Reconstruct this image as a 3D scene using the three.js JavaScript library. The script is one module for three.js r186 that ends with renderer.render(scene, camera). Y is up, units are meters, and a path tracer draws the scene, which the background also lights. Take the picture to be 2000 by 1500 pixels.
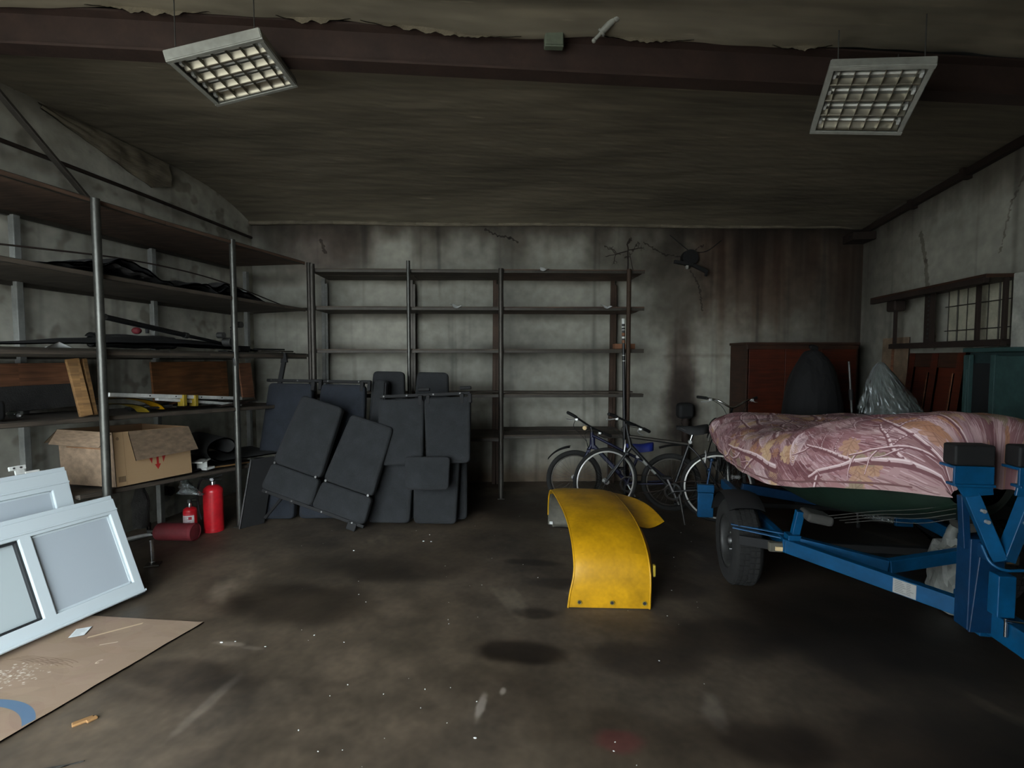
import * as THREE from 'three';
import { RoundedBoxGeometry } from 'three/addons/geometries/RoundedBoxGeometry.js';
import { mergeGeometries } from 'three/addons/utils/BufferGeometryUtils.js';
import { RectAreaLightUniformsLib } from 'three/addons/lights/RectAreaLightUniformsLib.js';
import { ImprovedNoise } from 'three/addons/math/ImprovedNoise.js';

// ---------------------------------------------------------------- camera, sky, exposure
const scene = new THREE.Scene();
const camera = new THREE.PerspectiveCamera(73.74, 2000 / 1500, 0.05, 200);
camera.position.set(0, 1.6, 0);
camera.lookAt(-0.16, 1.6 - 0.053, -1);
scene.add(camera);
const renderer = new THREE.WebGLRenderer({ antialias: true });
renderer.toneMapping = THREE.LinearToneMapping;
renderer.toneMappingExposure = 1.0;
renderer.shadowMap.enabled = true;
// overcast daylight, the same in every direction of the sky; it comes in through the open garage door behind the camera
scene.background = new THREE.Color().setRGB(0.86, 0.95, 1.0);
scene.backgroundIntensity = 11.5;
// added area light that tops up this daylight from the open doorway, facing into the room
RectAreaLightUniformsLib.init();
const daylight = new THREE.RectAreaLight(new THREE.Color().setRGB(0.86, 0.95, 1.0), 1.0, 3.5, 2.95);
daylight.position.set(-2.28, 1.5, 0.38); daylight.lookAt(-2.28, 1.5, -5); scene.add(daylight);

// ---------------------------------------------------------------- helpers
const V3 = THREE.Vector3;
const P = (x, h, d) => new V3(x, h, -d);                 // right of the camera's foot, height, depth into the room
let seed = 7;
const rnd = () => { seed = (seed + 0x6D2B79F5) | 0; let t = Math.imul(seed ^ (seed >>> 15), 1 | seed); t = (t + Math.imul(t ^ (t >>> 7), 61 | t)) ^ t; return ((t ^ (t >>> 14)) >>> 0) / 4294967296; };
const rr = (a, b) => a + (b - a) * rnd();
const clamp = (v, a = 0, b = 1) => Math.min(b, Math.max(a, v));
const mix = (a, b, t) => a + (b - a) * t;
const sm = (a, b, x) => { const t = clamp((x - a) / (b - a)); return t * t * (3 - 2 * t); };
const im = new ImprovedNoise();
const nz = (x, y, z = 0) => im.noise(x, y, z);
// fast gradient noise in the plane for the textures
const GX = new Float32Array(65536), GY = new Float32Array(65536);
for (let i = 0; i < 65536; i++) { const t = rnd() * 6.2832; GX[i] = Math.cos(t); GY[i] = Math.sin(t); }
function n2(x, y) {
  const i = Math.floor(x), j = Math.floor(y), u = x - i, v = y - j, a = (i & 255) | ((j & 255) << 8), b = ((i + 1) & 255) | ((j & 255) << 8), c = (i & 255) | (((j + 1) & 255) << 8), d = ((i + 1) & 255) | (((j + 1) & 255) << 8);
  const su = u * u * (3 - 2 * u), sv = v * v * (3 - 2 * v), p = GX[a] * u + GY[a] * v, q = GX[b] * (u - 1) + GY[b] * v, r = GX[c] * u + GY[c] * (v - 1), s = GX[d] * (u - 1) + GY[d] * (v - 1);
  const m = p + su * (q - p); return (m + sv * (r + su * (s - r) - m)) * 1.25;
}
function fbm(x, y, o = 4, z = 0) { let a = 0.5, s = 0; x += z * 17.37; y += z * 31.71; for (let i = 0; i < o; i++) { s += a * n2(x, y); a *= 0.5; x = x * 2.03 + 19.1; y = y * 2.03 + 7.7; } return s; }
const names = {};
function numbered(n) { const k = names[n] = (names[n] ?? -1) + 1; return k ? n + '_' + String(k).padStart(3, '0') : n; }
function shade(o) { o.castShadow = true; o.receiveShadow = true; return o; }
function thing(name, label, category, [x, h, d] = [0, 0, 0], turn = 0, group) {
  const o = new THREE.Group(); o.name = numbered(name); o.position.copy(P(x, h, d)); o.rotation.y = turn;
  o.userData = { label, category, kind: 'thing' }; if (group) o.userData.group = group;
  scene.add(o); return o;
}
function flat(list) { return (Array.isArray(list) ? list.flat(Infinity) : [list]); }
function fuse(list) {
  const gs = flat(list).map((g) => { const q = g.index ? g.toNonIndexed() : g.clone(); for (const k of Object.keys(q.attributes)) if (!['position', 'normal', 'uv'].includes(k)) q.deleteAttribute(k); q.morphAttributes = {}; q.groups = []; return q; });
  return gs.length > 1 ? mergeGeometries(gs, false) : gs[0];
}
// uv in metres from the main direction of each face
function uvBox(g, s = 1, ox = 0, oy = 0) {
  const p = g.attributes.position, uv = new Float32Array(p.count * 2), a = new V3(), b = new V3(), c = new V3(), n = new V3();
  for (let i = 0; i < p.count; i += 3) {
    a.fromBufferAttribute(p, i); b.fromBufferAttribute(p, i + 1); c.fromBufferAttribute(p, i + 2);
    n.copy(b).sub(a).cross(c.clone().sub(a)); const ax = Math.abs(n.x), ay = Math.abs(n.y), az = Math.abs(n.z);
    [a, b, c].forEach((q, k) => { const [u, v] = ay >= ax && ay >= az ? [q.x, q.z] : ax >= az ? [q.z, q.y] : [q.x, q.y]; uv[(i + k) * 2] = u * s + ox; uv[(i + k) * 2 + 1] = v * s + oy; });
  }
  g.setAttribute('uv', new THREE.BufferAttribute(uv, 2)); return g;
}
// a part from geometry in the thing's own axes
function part(parent, name, geo, m, { keepUv = false, label, kind } = {}) {
  let g = fuse(geo); if (!keepUv) g = uvBox(g, 1, (seed % 97) / 97, (seed % 89) / 89);
  const o = shade(new THREE.Mesh(g, m)); o.name = name; parent.add(o);
  if (label) o.userData.label = label; if (kind) o.userData.kind = kind;
  return o;
}
// a part from geometry in room coordinates, for things that are not turned
function rpart(parent, name, geo, m, opt = {}) {
  parent.updateWorldMatrix(true, false);
  const g = fuse(geo); const q = opt.keepUv ? g : uvBox(g); q.applyMatrix4(parent.matrixWorld.clone().invert());
  return part(parent, name, q, m, { ...opt, keepUv: true });
}
function struct(name, geo, m, keepUv = false) {
  const o = part(scene, name, geo, m, { keepUv }); o.userData.kind = 'structure'; return o;
}
// ---- shapes
const box = (w, h, d, r = 0.003) => new RoundedBoxGeometry(w, h, d, 1, Math.min(r, w / 2.1, h / 2.1, d / 2.1));
const at = (g, x = 0, y = 0, z = 0) => g.translate(x, y, z);
function orient(g, a, b, up = new V3(0, 1, 0)) {           // a geometry built along +z, laid from a to b
  const z = b.clone().sub(a).normalize(); if (Math.abs(z.dot(up)) > 0.97) up = new V3(0, 0, 1);
  const x = up.clone().cross(z).normalize(), y = z.clone().cross(x);
  return g.applyMatrix4(new THREE.Matrix4().makeBasis(x, y, z).setPosition(a.clone().add(b).multiplyScalar(0.5)));
}
const bar = (a, b, w, h, r = 0.004, up) => orient(box(w, h, a.distanceTo(b), r), a, b, up);
const cyl = (a, b, r, seg = 14, r2 = r) => orient(new THREE.CylinderGeometry(r2, r, a.distanceTo(b), seg).rotateX(Math.PI / 2), a, b);
function tube(pts, r, seg = 40, rad = 8, closed = false) {
  const c = new THREE.CatmullRomCurve3(pts, closed, 'centripetal'), g = [new THREE.TubeGeometry(c, seg, r, rad, closed)];
  if (!closed) for (const t of [0, 1]) g.push(new THREE.SphereGeometry(r * 0.99, rad, 4).translate(...c.getPoint(t).toArray()));
  return g;
}
const lathe = (pts, seg = 28) => new THREE.LatheGeometry(pts.map(([r, y]) => new THREE.Vector2(r, y)), seg);
function poly(pts, depth, bevel = 0.002, bseg = 1, curve = 6) {  // outline in x, y, thickness along z from 0
  const s = pts instanceof THREE.Shape ? pts : new THREE.Shape(pts.map(([x, y]) => new THREE.Vector2(x, y)));
  return new THREE.ExtrudeGeometry(s, { depth: Math.max(depth - 2 * bevel, 1e-4), bevelEnabled: bevel > 0, bevelThickness: bevel, bevelSize: bevel, bevelOffset: -bevel, bevelSegments: bseg, curveSegments: curve }).translate(0, 0, bevel);
}
function rrect(w, h, r, taper = 0) {                        // rounded rectangle, base at y = 0, centred in x
  const s = new THREE.Shape(), a = w / 2, b = w / 2 - taper;
  s.moveTo(-a + r, 0); s.lineTo(a - r, 0); s.quadraticCurveTo(a, 0, a, r); s.lineTo(b, h - r); s.quadraticCurveTo(b, h, b - r, h);
  s.lineTo(-b + r, h); s.quadraticCurveTo(-b, h, -b, h - r); s.lineTo(-a, r); s.quadraticCurveTo(-a, 0, -a + r, 0); return s;
}
// a closed sheet of thickness t over fn(u, v)
function sheet(fn, nu, nv, t, uvf = (u, v) => [u, v]) {
  const pts = [], nor = [], uvs = [], e = 1e-3;
  for (let j = 0; j <= nv; j++) for (let i = 0; i <= nu; i++) {
    const u = i / nu, v = j / nv, p = fn(u, v), a = fn(Math.min(1, u + e), v).sub(fn(Math.max(0, u - e), v)), b = fn(u, Math.min(1, v + e)).sub(fn(u, Math.max(0, v - e)));
    const n = a.cross(b); if (n.lengthSq() < 1e-20) n.set(0, 1, 0); n.normalize(); pts.push(p); nor.push(n); uvs.push(uvf(u, v));
  }
  const pos = [], no = [], uv = [], W = nu + 1;
  const put = (k, s, n) => { const p = pts[k], m = nor[k]; pos.push(p.x + m.x * s, p.y + m.y * s, p.z + m.z * s); const q = n ?? m.clone().multiplyScalar(s >= 0 ? 1 : -1); no.push(q.x, q.y, q.z); uv.push(...uvs[k]); };
  const h = t / 2;
  for (let j = 0; j < nv; j++) for (let i = 0; i < nu; i++) {
    const a = j * W + i, b = a + 1, c = a + W, d = c + 1;
    for (const k of [a, b, d, a, d, c]) put(k, h); for (const k of [a, d, b, a, c, d]) put(k, -h);
  }
  const wall = (k0, k1) => { const q = [[k0, h], [k0, -h], [k1, -h], [k0, h], [k1, -h], [k1, h]]; const n = pts[k1].clone().sub(pts[k0]).cross(nor[k0]).normalize().negate(); for (const [k, s] of q) put(k, s, n); };
  for (let i = 0; i < nu; i++) { wall(i + 1, i); wall(nv * W + i, nv * W + i + 1); }
  for (let j = 0; j < nv; j++) { wall(j * W, (j + 1) * W); wall((j + 1) * W + nu, j * W + nu); }
  const g = new THREE.BufferGeometry(); g.setAttribute('position', new THREE.Float32BufferAttribute(pos, 3)); g.setAttribute('normal', new THREE.Float32BufferAttribute(no, 3)); g.setAttribute('uv', new THREE.Float32BufferAttribute(uv, 2));
  return g;
}
// ---- textures and materials
const sc = (r, g, b) => new THREE.Color().setRGB(r / 255, g / 255, b / 255, THREE.SRGBColorSpace);
function dataTex(w, h, fn, srgb = true, rep) {
  const d = new Uint8Array(w * h * 4);
  for (let j = 0; j < h; j++) for (let i = 0; i < w; i++) { const c = fn((i + 0.5) / w, (j + 0.5) / h), k = (j * w + i) * 4; d[k] = clamp(c[0], 0, 255); d[k + 1] = clamp(c[1], 0, 255); d[k + 2] = clamp(c[2], 0, 255); d[k + 3] = 255; }
  const t = new THREE.DataTexture(d, w, h, THREE.RGBAFormat); t.magFilter = THREE.LinearFilter; t.minFilter = THREE.LinearMipmapLinearFilter; t.generateMipmaps = true; t.wrapS = t.wrapT = THREE.RepeatWrapping;
  if (srgb) t.colorSpace = THREE.SRGBColorSpace; if (rep) t.repeat.set(...rep); t.needsUpdate = true; return t;
}
function n2p(x, y, p) {                                  // the same noise, repeating every p cells
  const i = Math.floor(x), j = Math.floor(y), u = x - i, v = y - j, i0 = ((i % p) + p) % p, i1 = (i0 + 1) % p, j0 = ((j % p) + p) % p, j1 = (j0 + 1) % p, a = (i0 & 255) | ((j0 & 255) << 8), b = (i1 & 255) | ((j0 & 255) << 8), c = (i0 & 255) | ((j1 & 255) << 8), d = (i1 & 255) | ((j1 & 255) << 8);
  const su = u * u * (3 - 2 * u), sv = v * v * (3 - 2 * v), P0 = GX[a] * u + GY[a] * v, q = GX[b] * (u - 1) + GY[b] * v, r = GX[c] * u + GY[c] * (v - 1), s = GX[d] * (u - 1) + GY[d] * (v - 1), m = P0 + su * (q - P0);
  return (m + sv * (r + su * (s - r) - m)) * 1.25;
}
const tileN = (u, v, f, o = 4) => { let a = 0.5, s = 0; for (let i = 0; i < o; i++) { s += a * n2p(u * f, v * f, f); a *= 0.5; f *= 2; } return s; };
const grime = dataTex(512, 512, (u, v) => { const n = tileN(u, v, 6, 5), s = tileN(u, v, 40, 2, 9); const k = 228 + n * 70 + s * 24; return [k, k, k * 0.985]; });
const grimeB = dataTex(512, 512, (u, v) => { const n = tileN(u, v, 26, 4, 3) * 160 + 128; return [n, n, n]; }, false);
const woodT = dataTex(512, 512, (u, v) => { const g = Math.sin((v * 14 + 1.6 * fbm(u * 1.5, v * 9, 3)) * 6.28) * 0.5 + 0.5; const n = fbm(u * 4, v * 70, 3), b = fbm(u * 3, v * 3, 3, 4); const k = 195 + 28 * g + 70 * n + 90 * b; return [k, k * 0.97, k * 0.94]; });
const clothT = dataTex(256, 256, (u, v) => { const k = 200 + 35 * (rnd() - 0.5) + 60 * tileN(u, v, 8, 3); return [k, k, k]; });
const clothB = dataTex(256, 256, () => { const k = 255 * rnd(); return [k, k, k]; }, false);
function mat(color, rough = 0.8, o = {}) { return new THREE.MeshStandardMaterial({ color, roughness: rough, side: THREE.DoubleSide, ...o }); }
const dirty = (color, rough, o = {}) => mat(color, rough, { map: grime, bumpMap: grimeB, bumpScale: 0.0012, ...o });
const M = {
  post: dirty(sc(150, 150, 145), 0.42, { metalness: 0.75 }), postDark: dirty(sc(95, 90, 84), 0.5, { metalness: 0.6 }), postRust: dirty(sc(92, 70, 55), 0.7, { metalness: 0.3 }),
  postPale: dirty(sc(165, 166, 162), 0.6),
  board: mat(sc(92, 84, 75), 0.85, { map: woodT, bumpMap: grimeB, bumpScale: 0.001 }), boardRed: mat(sc(104, 82, 68), 0.85, { map: woodT }), rail: dirty(sc(86, 80, 72), 0.6, { metalness: 0.3 }),
  carton: mat(sc(184, 156, 128), 0.85, { map: clothT }), cartonIn: mat(sc(165, 130, 96), 0.9), upvc: mat(sc(192, 202, 206), 0.38), upvcIn: mat(sc(168, 177, 184), 0.5),
  gasket: mat(sc(28, 30, 32), 0.6), glass: new THREE.MeshPhysicalMaterial({ color: sc(232, 240, 240), roughness: 0.04, transmission: 1, thickness: 0, side: THREE.DoubleSide }),
  red: mat(sc(220, 36, 48), 0.3, { map: grime }), redDull: dirty(sc(132, 46, 54), 0.65), black: dirty(sc(26, 26, 28), 0.75), blackGloss: mat(sc(18, 18, 20), 0.42), latch: mat(sc(14, 14, 15), 0.8), milky: mat(sc(172, 182, 184), 0.16), darkSteel: dirty(sc(60, 60, 60), 0.5, { metalness: 0.6 }), rubber: dirty(sc(46, 46, 46), 0.85), chrome: mat(sc(200, 200, 200), 0.2, { metalness: 1 }), steel: dirty(sc(130, 130, 130), 0.45, { metalness: 0.8 }),
  carpet: mat(sc(62, 65, 68), 0.97, { map: clothT, bumpMap: clothB, bumpScale: 0.0015 }), carpetB: mat(sc(58, 65, 77), 0.97, { map: clothT, bumpMap: clothB, bumpScale: 0.0015 }), yellow: dirty(sc(226, 168, 16), 0.42, { bumpScale: 0.0004 }), yellowOld: dirty(sc(200, 170, 50), 0.5),
  blue: dirty(sc(2, 112, 176), 0.42, { bumpScale: 0.0005 }), blueDark: dirty(sc(3, 72, 124), 0.45), greenHull: dirty(sc(38, 66, 52), 0.5), tyre: dirty(sc(38, 37, 36), 0.9), white: dirty(sc(225, 226, 224), 0.5), greyPad: dirty(sc(92, 90, 86), 0.9),
  rope: mat(sc(190, 190, 186), 0.8), redWood: mat(sc(122, 52, 26), 0.5, { map: woodT }), redWoodDark: mat(sc(92, 58, 38), 0.6, { map: woodT }), teal: dirty(sc(82, 122, 122), 0.55), tealDark: dirty(sc(58, 88, 90), 0.6), rust: dirty(sc(62, 44, 34), 0.8), wood: mat(sc(196, 152, 98), 0.8, { map: woodT }), woodBrown: mat(sc(142, 96, 56), 0.75, { map: woodT }), woodPink: mat(sc(150, 104, 76), 0.8, { map: woodT }),
  greyPlastic: dirty(sc(120, 116, 104), 0.7), lampWhite: mat(sc(200, 200, 192), 0.5, { map: grime }), lampMirror: mat(sc(158, 152, 136), 0.36, { metalness: 0.9 }), tubeGlass: mat(sc(235, 235, 228), 0.3), beam: dirty(sc(96, 62, 50), 0.75),
  film: new THREE.MeshPhysicalMaterial({ color: sc(214, 220, 218), roughness: 0.2, transmission: 0.86, thickness: 0, side: THREE.DoubleSide }), sack: mat(sc(8, 8, 10), 0.85), paper: mat(sc(222, 224, 222), 0.85), seatBlue: dirty(sc(26, 40, 120), 0.5), bikeBlue: dirty(sc(12, 18, 66), 0.45), bikeBlack: dirty(sc(26, 27, 28), 0.4), alu: mat(sc(196, 196, 194), 0.35, { metalness: 0.6 }), silverRim: mat(sc(215, 214, 208), 0.4, { metalness: 0.35 }), felt: mat(sc(66, 64, 62), 0.98, { map: clothT, bumpMap: clothB, bumpScale: 0.002 }), orange: mat(sc(206, 92, 52), 0.6), amber: mat(sc(224, 196, 150), 0.3),
};
for (const [k, list] of [[0.5, [M.carpet, M.carpetB, M.beam, M.rust, M.blue, M.blueDark, M.greenHull, M.redWood, M.redWoodDark, M.teal, M.tealDark]], [0.62, [M.post, M.postDark, M.postRust, M.postPale, M.rail, M.wood,  M.yellowOld, M.black, M.bikeBlue, M.lampWhite, M.tyre, M.steel, M.silverRim, M.greyPlastic, M.greyPad]], [0.8, [M.carton, M.cartonIn]]]) for (const m of list) m.color.multiplyScalar(k);
M.yellow.color.multiplyScalar(0.84); M.beam.color.copy(sc(58, 40, 33)); M.post.color.multiplyScalar(0.6); M.silverRim.color.copy(sc(205, 204, 198));
// ---------------------------------------------------------------- the room
const XL = -4.2, XR = 3.4, SK = 0.19, ANG = Math.atan(SK);
const backD = (x) => 6.63 + SK * x;                     // depth of the back wall
const beamD = (x) => 3.14 + 0.205 * x;                  // depth of the ceiling beam
const ceilH = (x, d) => { const b = backD(x) - d; return 3.56 - 0.026 * (x - XL) - (0.30 - 0.024 * (x - XL)) * Math.exp(-Math.max(b, 0) / 0.55); };
const spot = (x, y, cx, cy, rx, ry, f = 0.35, fr = 5) => { const q0 = Math.hypot((x - cx) / rx, (y - cy) / ry); if (q0 > 1.4 + f) return 0; const q = q0 + 0.5 * fbm(x * fr, y * fr, 3, cx + cy); return 1 - sm(1 - f, 1 + f, q); };
// dirty plaster: x along the wall in metres, y height
function plaster(W, H, w, h, extra, z) {
  return dataTex(w, h, (u, v) => {
    const x = u * W, y = v * H; let k = 150 + 40 * fbm(x * 0.8, y * 0.8, 4, z) + 26 * fbm(x * 9, y * 9, 3, z + 2);
    let r = k, g = k * 0.985, b = k * 0.91;
    const streak = sm(0.1, 0.5, fbm(x * 6.5, y * 0.3, 3, z + 4)) * 0.26 + sm(0.05, 0.5, fbm(x * 1.3, y * 0.5, 3, z + 9)) * 0.14; r *= 1 - streak; g *= 1 - streak; b *= 1 - streak;
    const speck = fbm(x * 22, y * 22, 2, z + 6) > 0.52 ? 0.72 : 1; r *= speck; g *= speck; b *= speck;
    const c = [r, g, b]; extra(c, x, y); return c;
  });
}
const dark = (c, a, tint = [0.35, 0.3, 0.26]) => { for (let i = 0; i < 3; i++) c[i] *= mix(1, tint[i], clamp(a)); };
const crack = (c, x, y, pts, w = 0.008, a = 0.7) => { for (let i = 1; i < pts.length; i++) { const [x0, y0] = pts[i - 1], [x1, y1] = pts[i], dx = x1 - x0, dy = y1 - y0, L = dx * dx + dy * dy; const t = clamp(((x - x0) * dx + (y - y0) * dy) / L); const ex = x - x0 - t * dx, ey = y - y0 - t * dy; if (Math.abs(ex) > 0.05 || Math.abs(ey) > 0.05) continue; const q = Math.hypot(ex + 0.02 * n2(x * 30, y * 30), ey + 0.02 * n2(x * 30 + 9, y * 30)); if (q < w) dark(c, a); } };
const plasterB = dataTex(512, 512, (u, v) => { const n = 128 + 190 * tileN(u, v, 18, 5, 2); return [n, n, n]; }, false, [5, 3]);
const LB = 7.736;                                       // length of the back wall
const backT = plaster(LB, 3.6, 2048, 1024, (c, x, y) => {
  // soot along the ceiling, brown run-off on the right, soot above the stove pipe, dark bands at the shelf levels, darker towards the right corner
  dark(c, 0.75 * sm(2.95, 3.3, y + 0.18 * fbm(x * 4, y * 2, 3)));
  dark(c, 0.5 * sm(0.5, 0, Math.abs(y - 3.02)) * sm(0.1, 0.5, fbm(x * 2, 1, 3) + 0.25));
  dark(c, 0.4 * sm(0.1, 1.0, spot(x, y, 6.4, 2.75, 0.8, 0.75, 0.7)) , [0.45, 0.3, 0.22]);
  const run = sm(5.2, 5.9, x) * sm(1.2, 3.1, y + 0.9 * fbm(x * 5, 0.3, 3)) * (0.5 + 0.9 * Math.max(0, fbm(x * 6, y * 0.5, 3, 3) + 0.2)); dark(c, 0.95 * run, [0.42, 0.28, 0.2]);
  dark(c, 0.55 * spot(x, y, 5.35, 2.55, 0.35, 0.7, 0.6)); dark(c, 0.8 * spot(x, y, 5.42, 1.0, 0.2, 0.5, 0.6), [0.3, 0.24, 0.22]); dark(c, 0.5 * spot(x, y, 5.4, 1.55, 0.16, 0.5, 0.6), [0.45, 0.35, 0.32]); dark(c, 0.5 * spot(x, y, 5.45, 0.4, 0.3, 0.6, 0.6));
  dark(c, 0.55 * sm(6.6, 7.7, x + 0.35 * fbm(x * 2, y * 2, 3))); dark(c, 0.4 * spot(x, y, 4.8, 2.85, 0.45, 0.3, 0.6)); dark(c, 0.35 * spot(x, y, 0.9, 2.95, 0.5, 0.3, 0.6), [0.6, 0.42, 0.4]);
  dark(c, 0.16 * sm(5.1, 5.2, x) * sm(0.04, 0, Math.abs(y - 1.62 + 0.015 * nz(x * 12, 0, 2))) * sm(6.2, 6, x));
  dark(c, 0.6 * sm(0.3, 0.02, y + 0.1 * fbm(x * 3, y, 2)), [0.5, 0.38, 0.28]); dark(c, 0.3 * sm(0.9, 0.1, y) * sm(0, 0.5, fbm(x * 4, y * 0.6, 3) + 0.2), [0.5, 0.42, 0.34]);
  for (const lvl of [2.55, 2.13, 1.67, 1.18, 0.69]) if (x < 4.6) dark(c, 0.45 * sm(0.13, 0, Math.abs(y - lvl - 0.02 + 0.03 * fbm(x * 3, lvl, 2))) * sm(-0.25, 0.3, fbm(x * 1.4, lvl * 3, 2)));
  crack(c, x, y, [[2.9, 3.2], [3.05, 3.12], [3.2, 3.1], [3.3, 3.04]], 0.012); crack(c, x, y, [[4.9, 3.05], [5.15, 2.9], [5.4, 2.87], [5.65, 3.02]], 0.01); crack(c, x, y, [[5.5, 2.7], [5.62, 2.5], [5.66, 2.2]], 0.012, 0.5); crack(c, x, y, [[4.4, 3.0], [4.7, 2.85], [4.82, 3.05]], 0.008); crack(c, x, y, [[0.85, 3.05], [0.9, 2.9]], 0.02, 0.6);
}, 3);
const leftT = plaster(8, 3.7, 1024, 512, (c, x, y) => { for (let i = 0; i < 3; i++) c[i] *= 1.16;   // x = depth
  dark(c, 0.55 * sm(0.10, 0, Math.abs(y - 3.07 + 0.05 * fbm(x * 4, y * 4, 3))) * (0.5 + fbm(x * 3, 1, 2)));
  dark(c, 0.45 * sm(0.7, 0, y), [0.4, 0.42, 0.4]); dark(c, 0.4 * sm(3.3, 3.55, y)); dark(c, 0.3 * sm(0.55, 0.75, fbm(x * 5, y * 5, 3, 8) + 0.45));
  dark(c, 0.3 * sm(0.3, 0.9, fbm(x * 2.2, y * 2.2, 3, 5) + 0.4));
}, 13);
const rightT = plaster(9.5, 3.7, 1024, 512, (c, far, y) => { const x = 8.3 - far;
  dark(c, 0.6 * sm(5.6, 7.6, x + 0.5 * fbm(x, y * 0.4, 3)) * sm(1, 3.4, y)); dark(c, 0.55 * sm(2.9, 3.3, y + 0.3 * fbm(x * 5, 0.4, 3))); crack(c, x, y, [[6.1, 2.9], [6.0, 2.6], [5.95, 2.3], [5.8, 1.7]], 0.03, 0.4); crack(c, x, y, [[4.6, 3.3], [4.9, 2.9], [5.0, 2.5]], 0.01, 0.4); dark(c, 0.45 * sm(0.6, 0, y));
}, 23);
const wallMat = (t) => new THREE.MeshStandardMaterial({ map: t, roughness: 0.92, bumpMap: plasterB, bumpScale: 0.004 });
// one wall as a slab with uv running once over its inner face
function wallSlab(name, L, H, t, m, place) { const g = new THREE.BoxGeometry(L, H, t).translate(L / 2, H / 2, -t / 2); place(g); return struct(name, g, m, true); }
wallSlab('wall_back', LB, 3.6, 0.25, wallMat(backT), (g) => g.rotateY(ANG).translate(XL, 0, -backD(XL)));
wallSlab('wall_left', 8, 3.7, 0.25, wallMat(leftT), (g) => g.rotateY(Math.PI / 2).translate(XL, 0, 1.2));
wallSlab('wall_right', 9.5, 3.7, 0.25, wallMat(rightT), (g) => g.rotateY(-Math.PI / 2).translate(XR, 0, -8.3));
// floor: worn, oil-stained concrete; the fading light to the right is painted in
const floorT = dataTex(1536, 1536, (u, v) => {
  const x = -4.6 + 8.6 * u, d = -1.4 + 9.2 * v; let k = 86 + 46 * fbm(x * 0.9, d * 0.9, 5, 1) + 30 * fbm(x * 5, d * 5, 4, 2) + 18 * fbm(x * 24, d * 24, 2, 3);
  k *= 0.86; const c = [k * 1.1, k * 0.96, k * 0.80];
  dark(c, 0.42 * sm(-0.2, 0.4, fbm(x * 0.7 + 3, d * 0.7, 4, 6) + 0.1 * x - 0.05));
  dark(c, 0.3 * sm(0.05, 0.45, fbm(x * 1.3, d * 1.9, 4, 9))); dark(c, 0.5 * sm(0.2, 2.2, x + 0.6 * fbm(x, d, 3, 3)));  // right side darkened in the colour, for the weaker light there
  for (const [cx, cd, rx, rd, a] of [[-0.39, 2.68, 0.24, 0.11, 0.8], [0.28, 2.72, 0.3, 0.16, 0.55], [-0.45, 3.9, 0.22, 0.06, 0.6], [-0.1, 3.55, 0.3, 0.1, 0.5], [0.75, 3.0, 0.35, 0.2, 0.5], [0.5, 3.6, 0.3, 0.15, 0.5], [-1.9, 3.0, 0.5, 0.25, 0.45], [-1.5, 3.6, 0.5, 0.2, 0.4], [-2.0, 2.2, 0.35, 0.12, 0.4], [1.6, 3.2, 0.7, 0.5, 0.55], [0.75, 2.2, 0.25, 0.12, 0.45], [1.6, 2.1, 0.8, 0.4, 0.45], [-0.5, 5.4, 0.9, 0.5, 0.55], [-0.35, 3.1, 0.14, 0.07, 0.6], [0.4, 4.8, 0.6, 0.6, 0.5]]) dark(c, a * spot(x, d, cx, cd, rx, rd, 0.3, 4));
  // scraped pale patches and streaks
  const sc1 = sm(0.28, 0.5, fbm(x * 3 + d * 1.5, d * 1.1, 4, 14)); for (let i = 0; i < 3; i++) c[i] += 26 * sc1 * [1, 0.97, 0.88][i];
  for (const [cx, cd, rx, rd, a] of [[-0.5, 2.22, 0.02, 0.09, 60], [-0.42, 2.34, 0.015, 0.03, 60], [-0.1, 3.45, 0.09, 0.09, 24], [-1.75, 2.05, 0.03, 0.2, 22], [-2.0, 2.5, 0.09, 0.02, 28], [-1.85, 2.48, 0.06, 0.015, 20], [0.55, 2.35, 0.05, 0.12, 26], [0.75, 1.95, 0.06, 0.1, 26]]) { const s = spot(x, d, cx, cd, rx, rd, 0.4, 14); for (let i = 0; i < 3; i++) c[i] += a * s; }
  const rd = spot(x, d, 0.12, 2.1, 0.1, 0.06, 0.4, 9); c[0] += 20 * rd; c[1] -= 6 * rd;
  return c;
});
const floorR = dataTex(512, 512, (u, v) => { const n = 150 + 170 * fbm(u * 6, v * 6, 4, 4); return [n, n, n]; }, false);
const floorB = dataTex(1024, 1024, (u, v) => { const n = 128 + 200 * fbm(u * 40, v * 40, 4, 8); return [n, n, n]; }, false);
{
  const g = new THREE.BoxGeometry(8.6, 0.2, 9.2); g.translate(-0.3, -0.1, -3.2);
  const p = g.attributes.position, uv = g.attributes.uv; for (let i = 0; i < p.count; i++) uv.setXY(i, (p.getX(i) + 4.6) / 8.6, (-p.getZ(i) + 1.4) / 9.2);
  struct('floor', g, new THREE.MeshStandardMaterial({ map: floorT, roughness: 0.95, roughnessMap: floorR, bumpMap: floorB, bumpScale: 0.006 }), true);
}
// front wall with the open garage door; the yard outside
{
  const fm = mat(sc(120, 118, 110), 0.95, { map: grime }); const D0 = -0.4, DL = -4.05, DR = -0.5, DH = 3.0;
  struct('wall_front', [at(new THREE.BoxGeometry(DL + 4.6, 3.9, 0.3), (DL - 4.6) / 2, 1.95, -D0 + 0.15), at(new THREE.BoxGeometry(3.8 - DR, 3.9, 0.3), (3.8 + DR) / 2, 1.95, -D0 + 0.15), at(new THREE.BoxGeometry(DR - DL, 3.9 - DH, 0.3), (DL + DR) / 2, (3.9 + DH) / 2, -D0 + 0.15)], fm);
  struct('ground', new THREE.BoxGeometry(30, 0.2, 20).translate(0, -0.12, 11.0), mat(sc(168, 162, 152), 0.95, { map: grime }));
}
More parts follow.
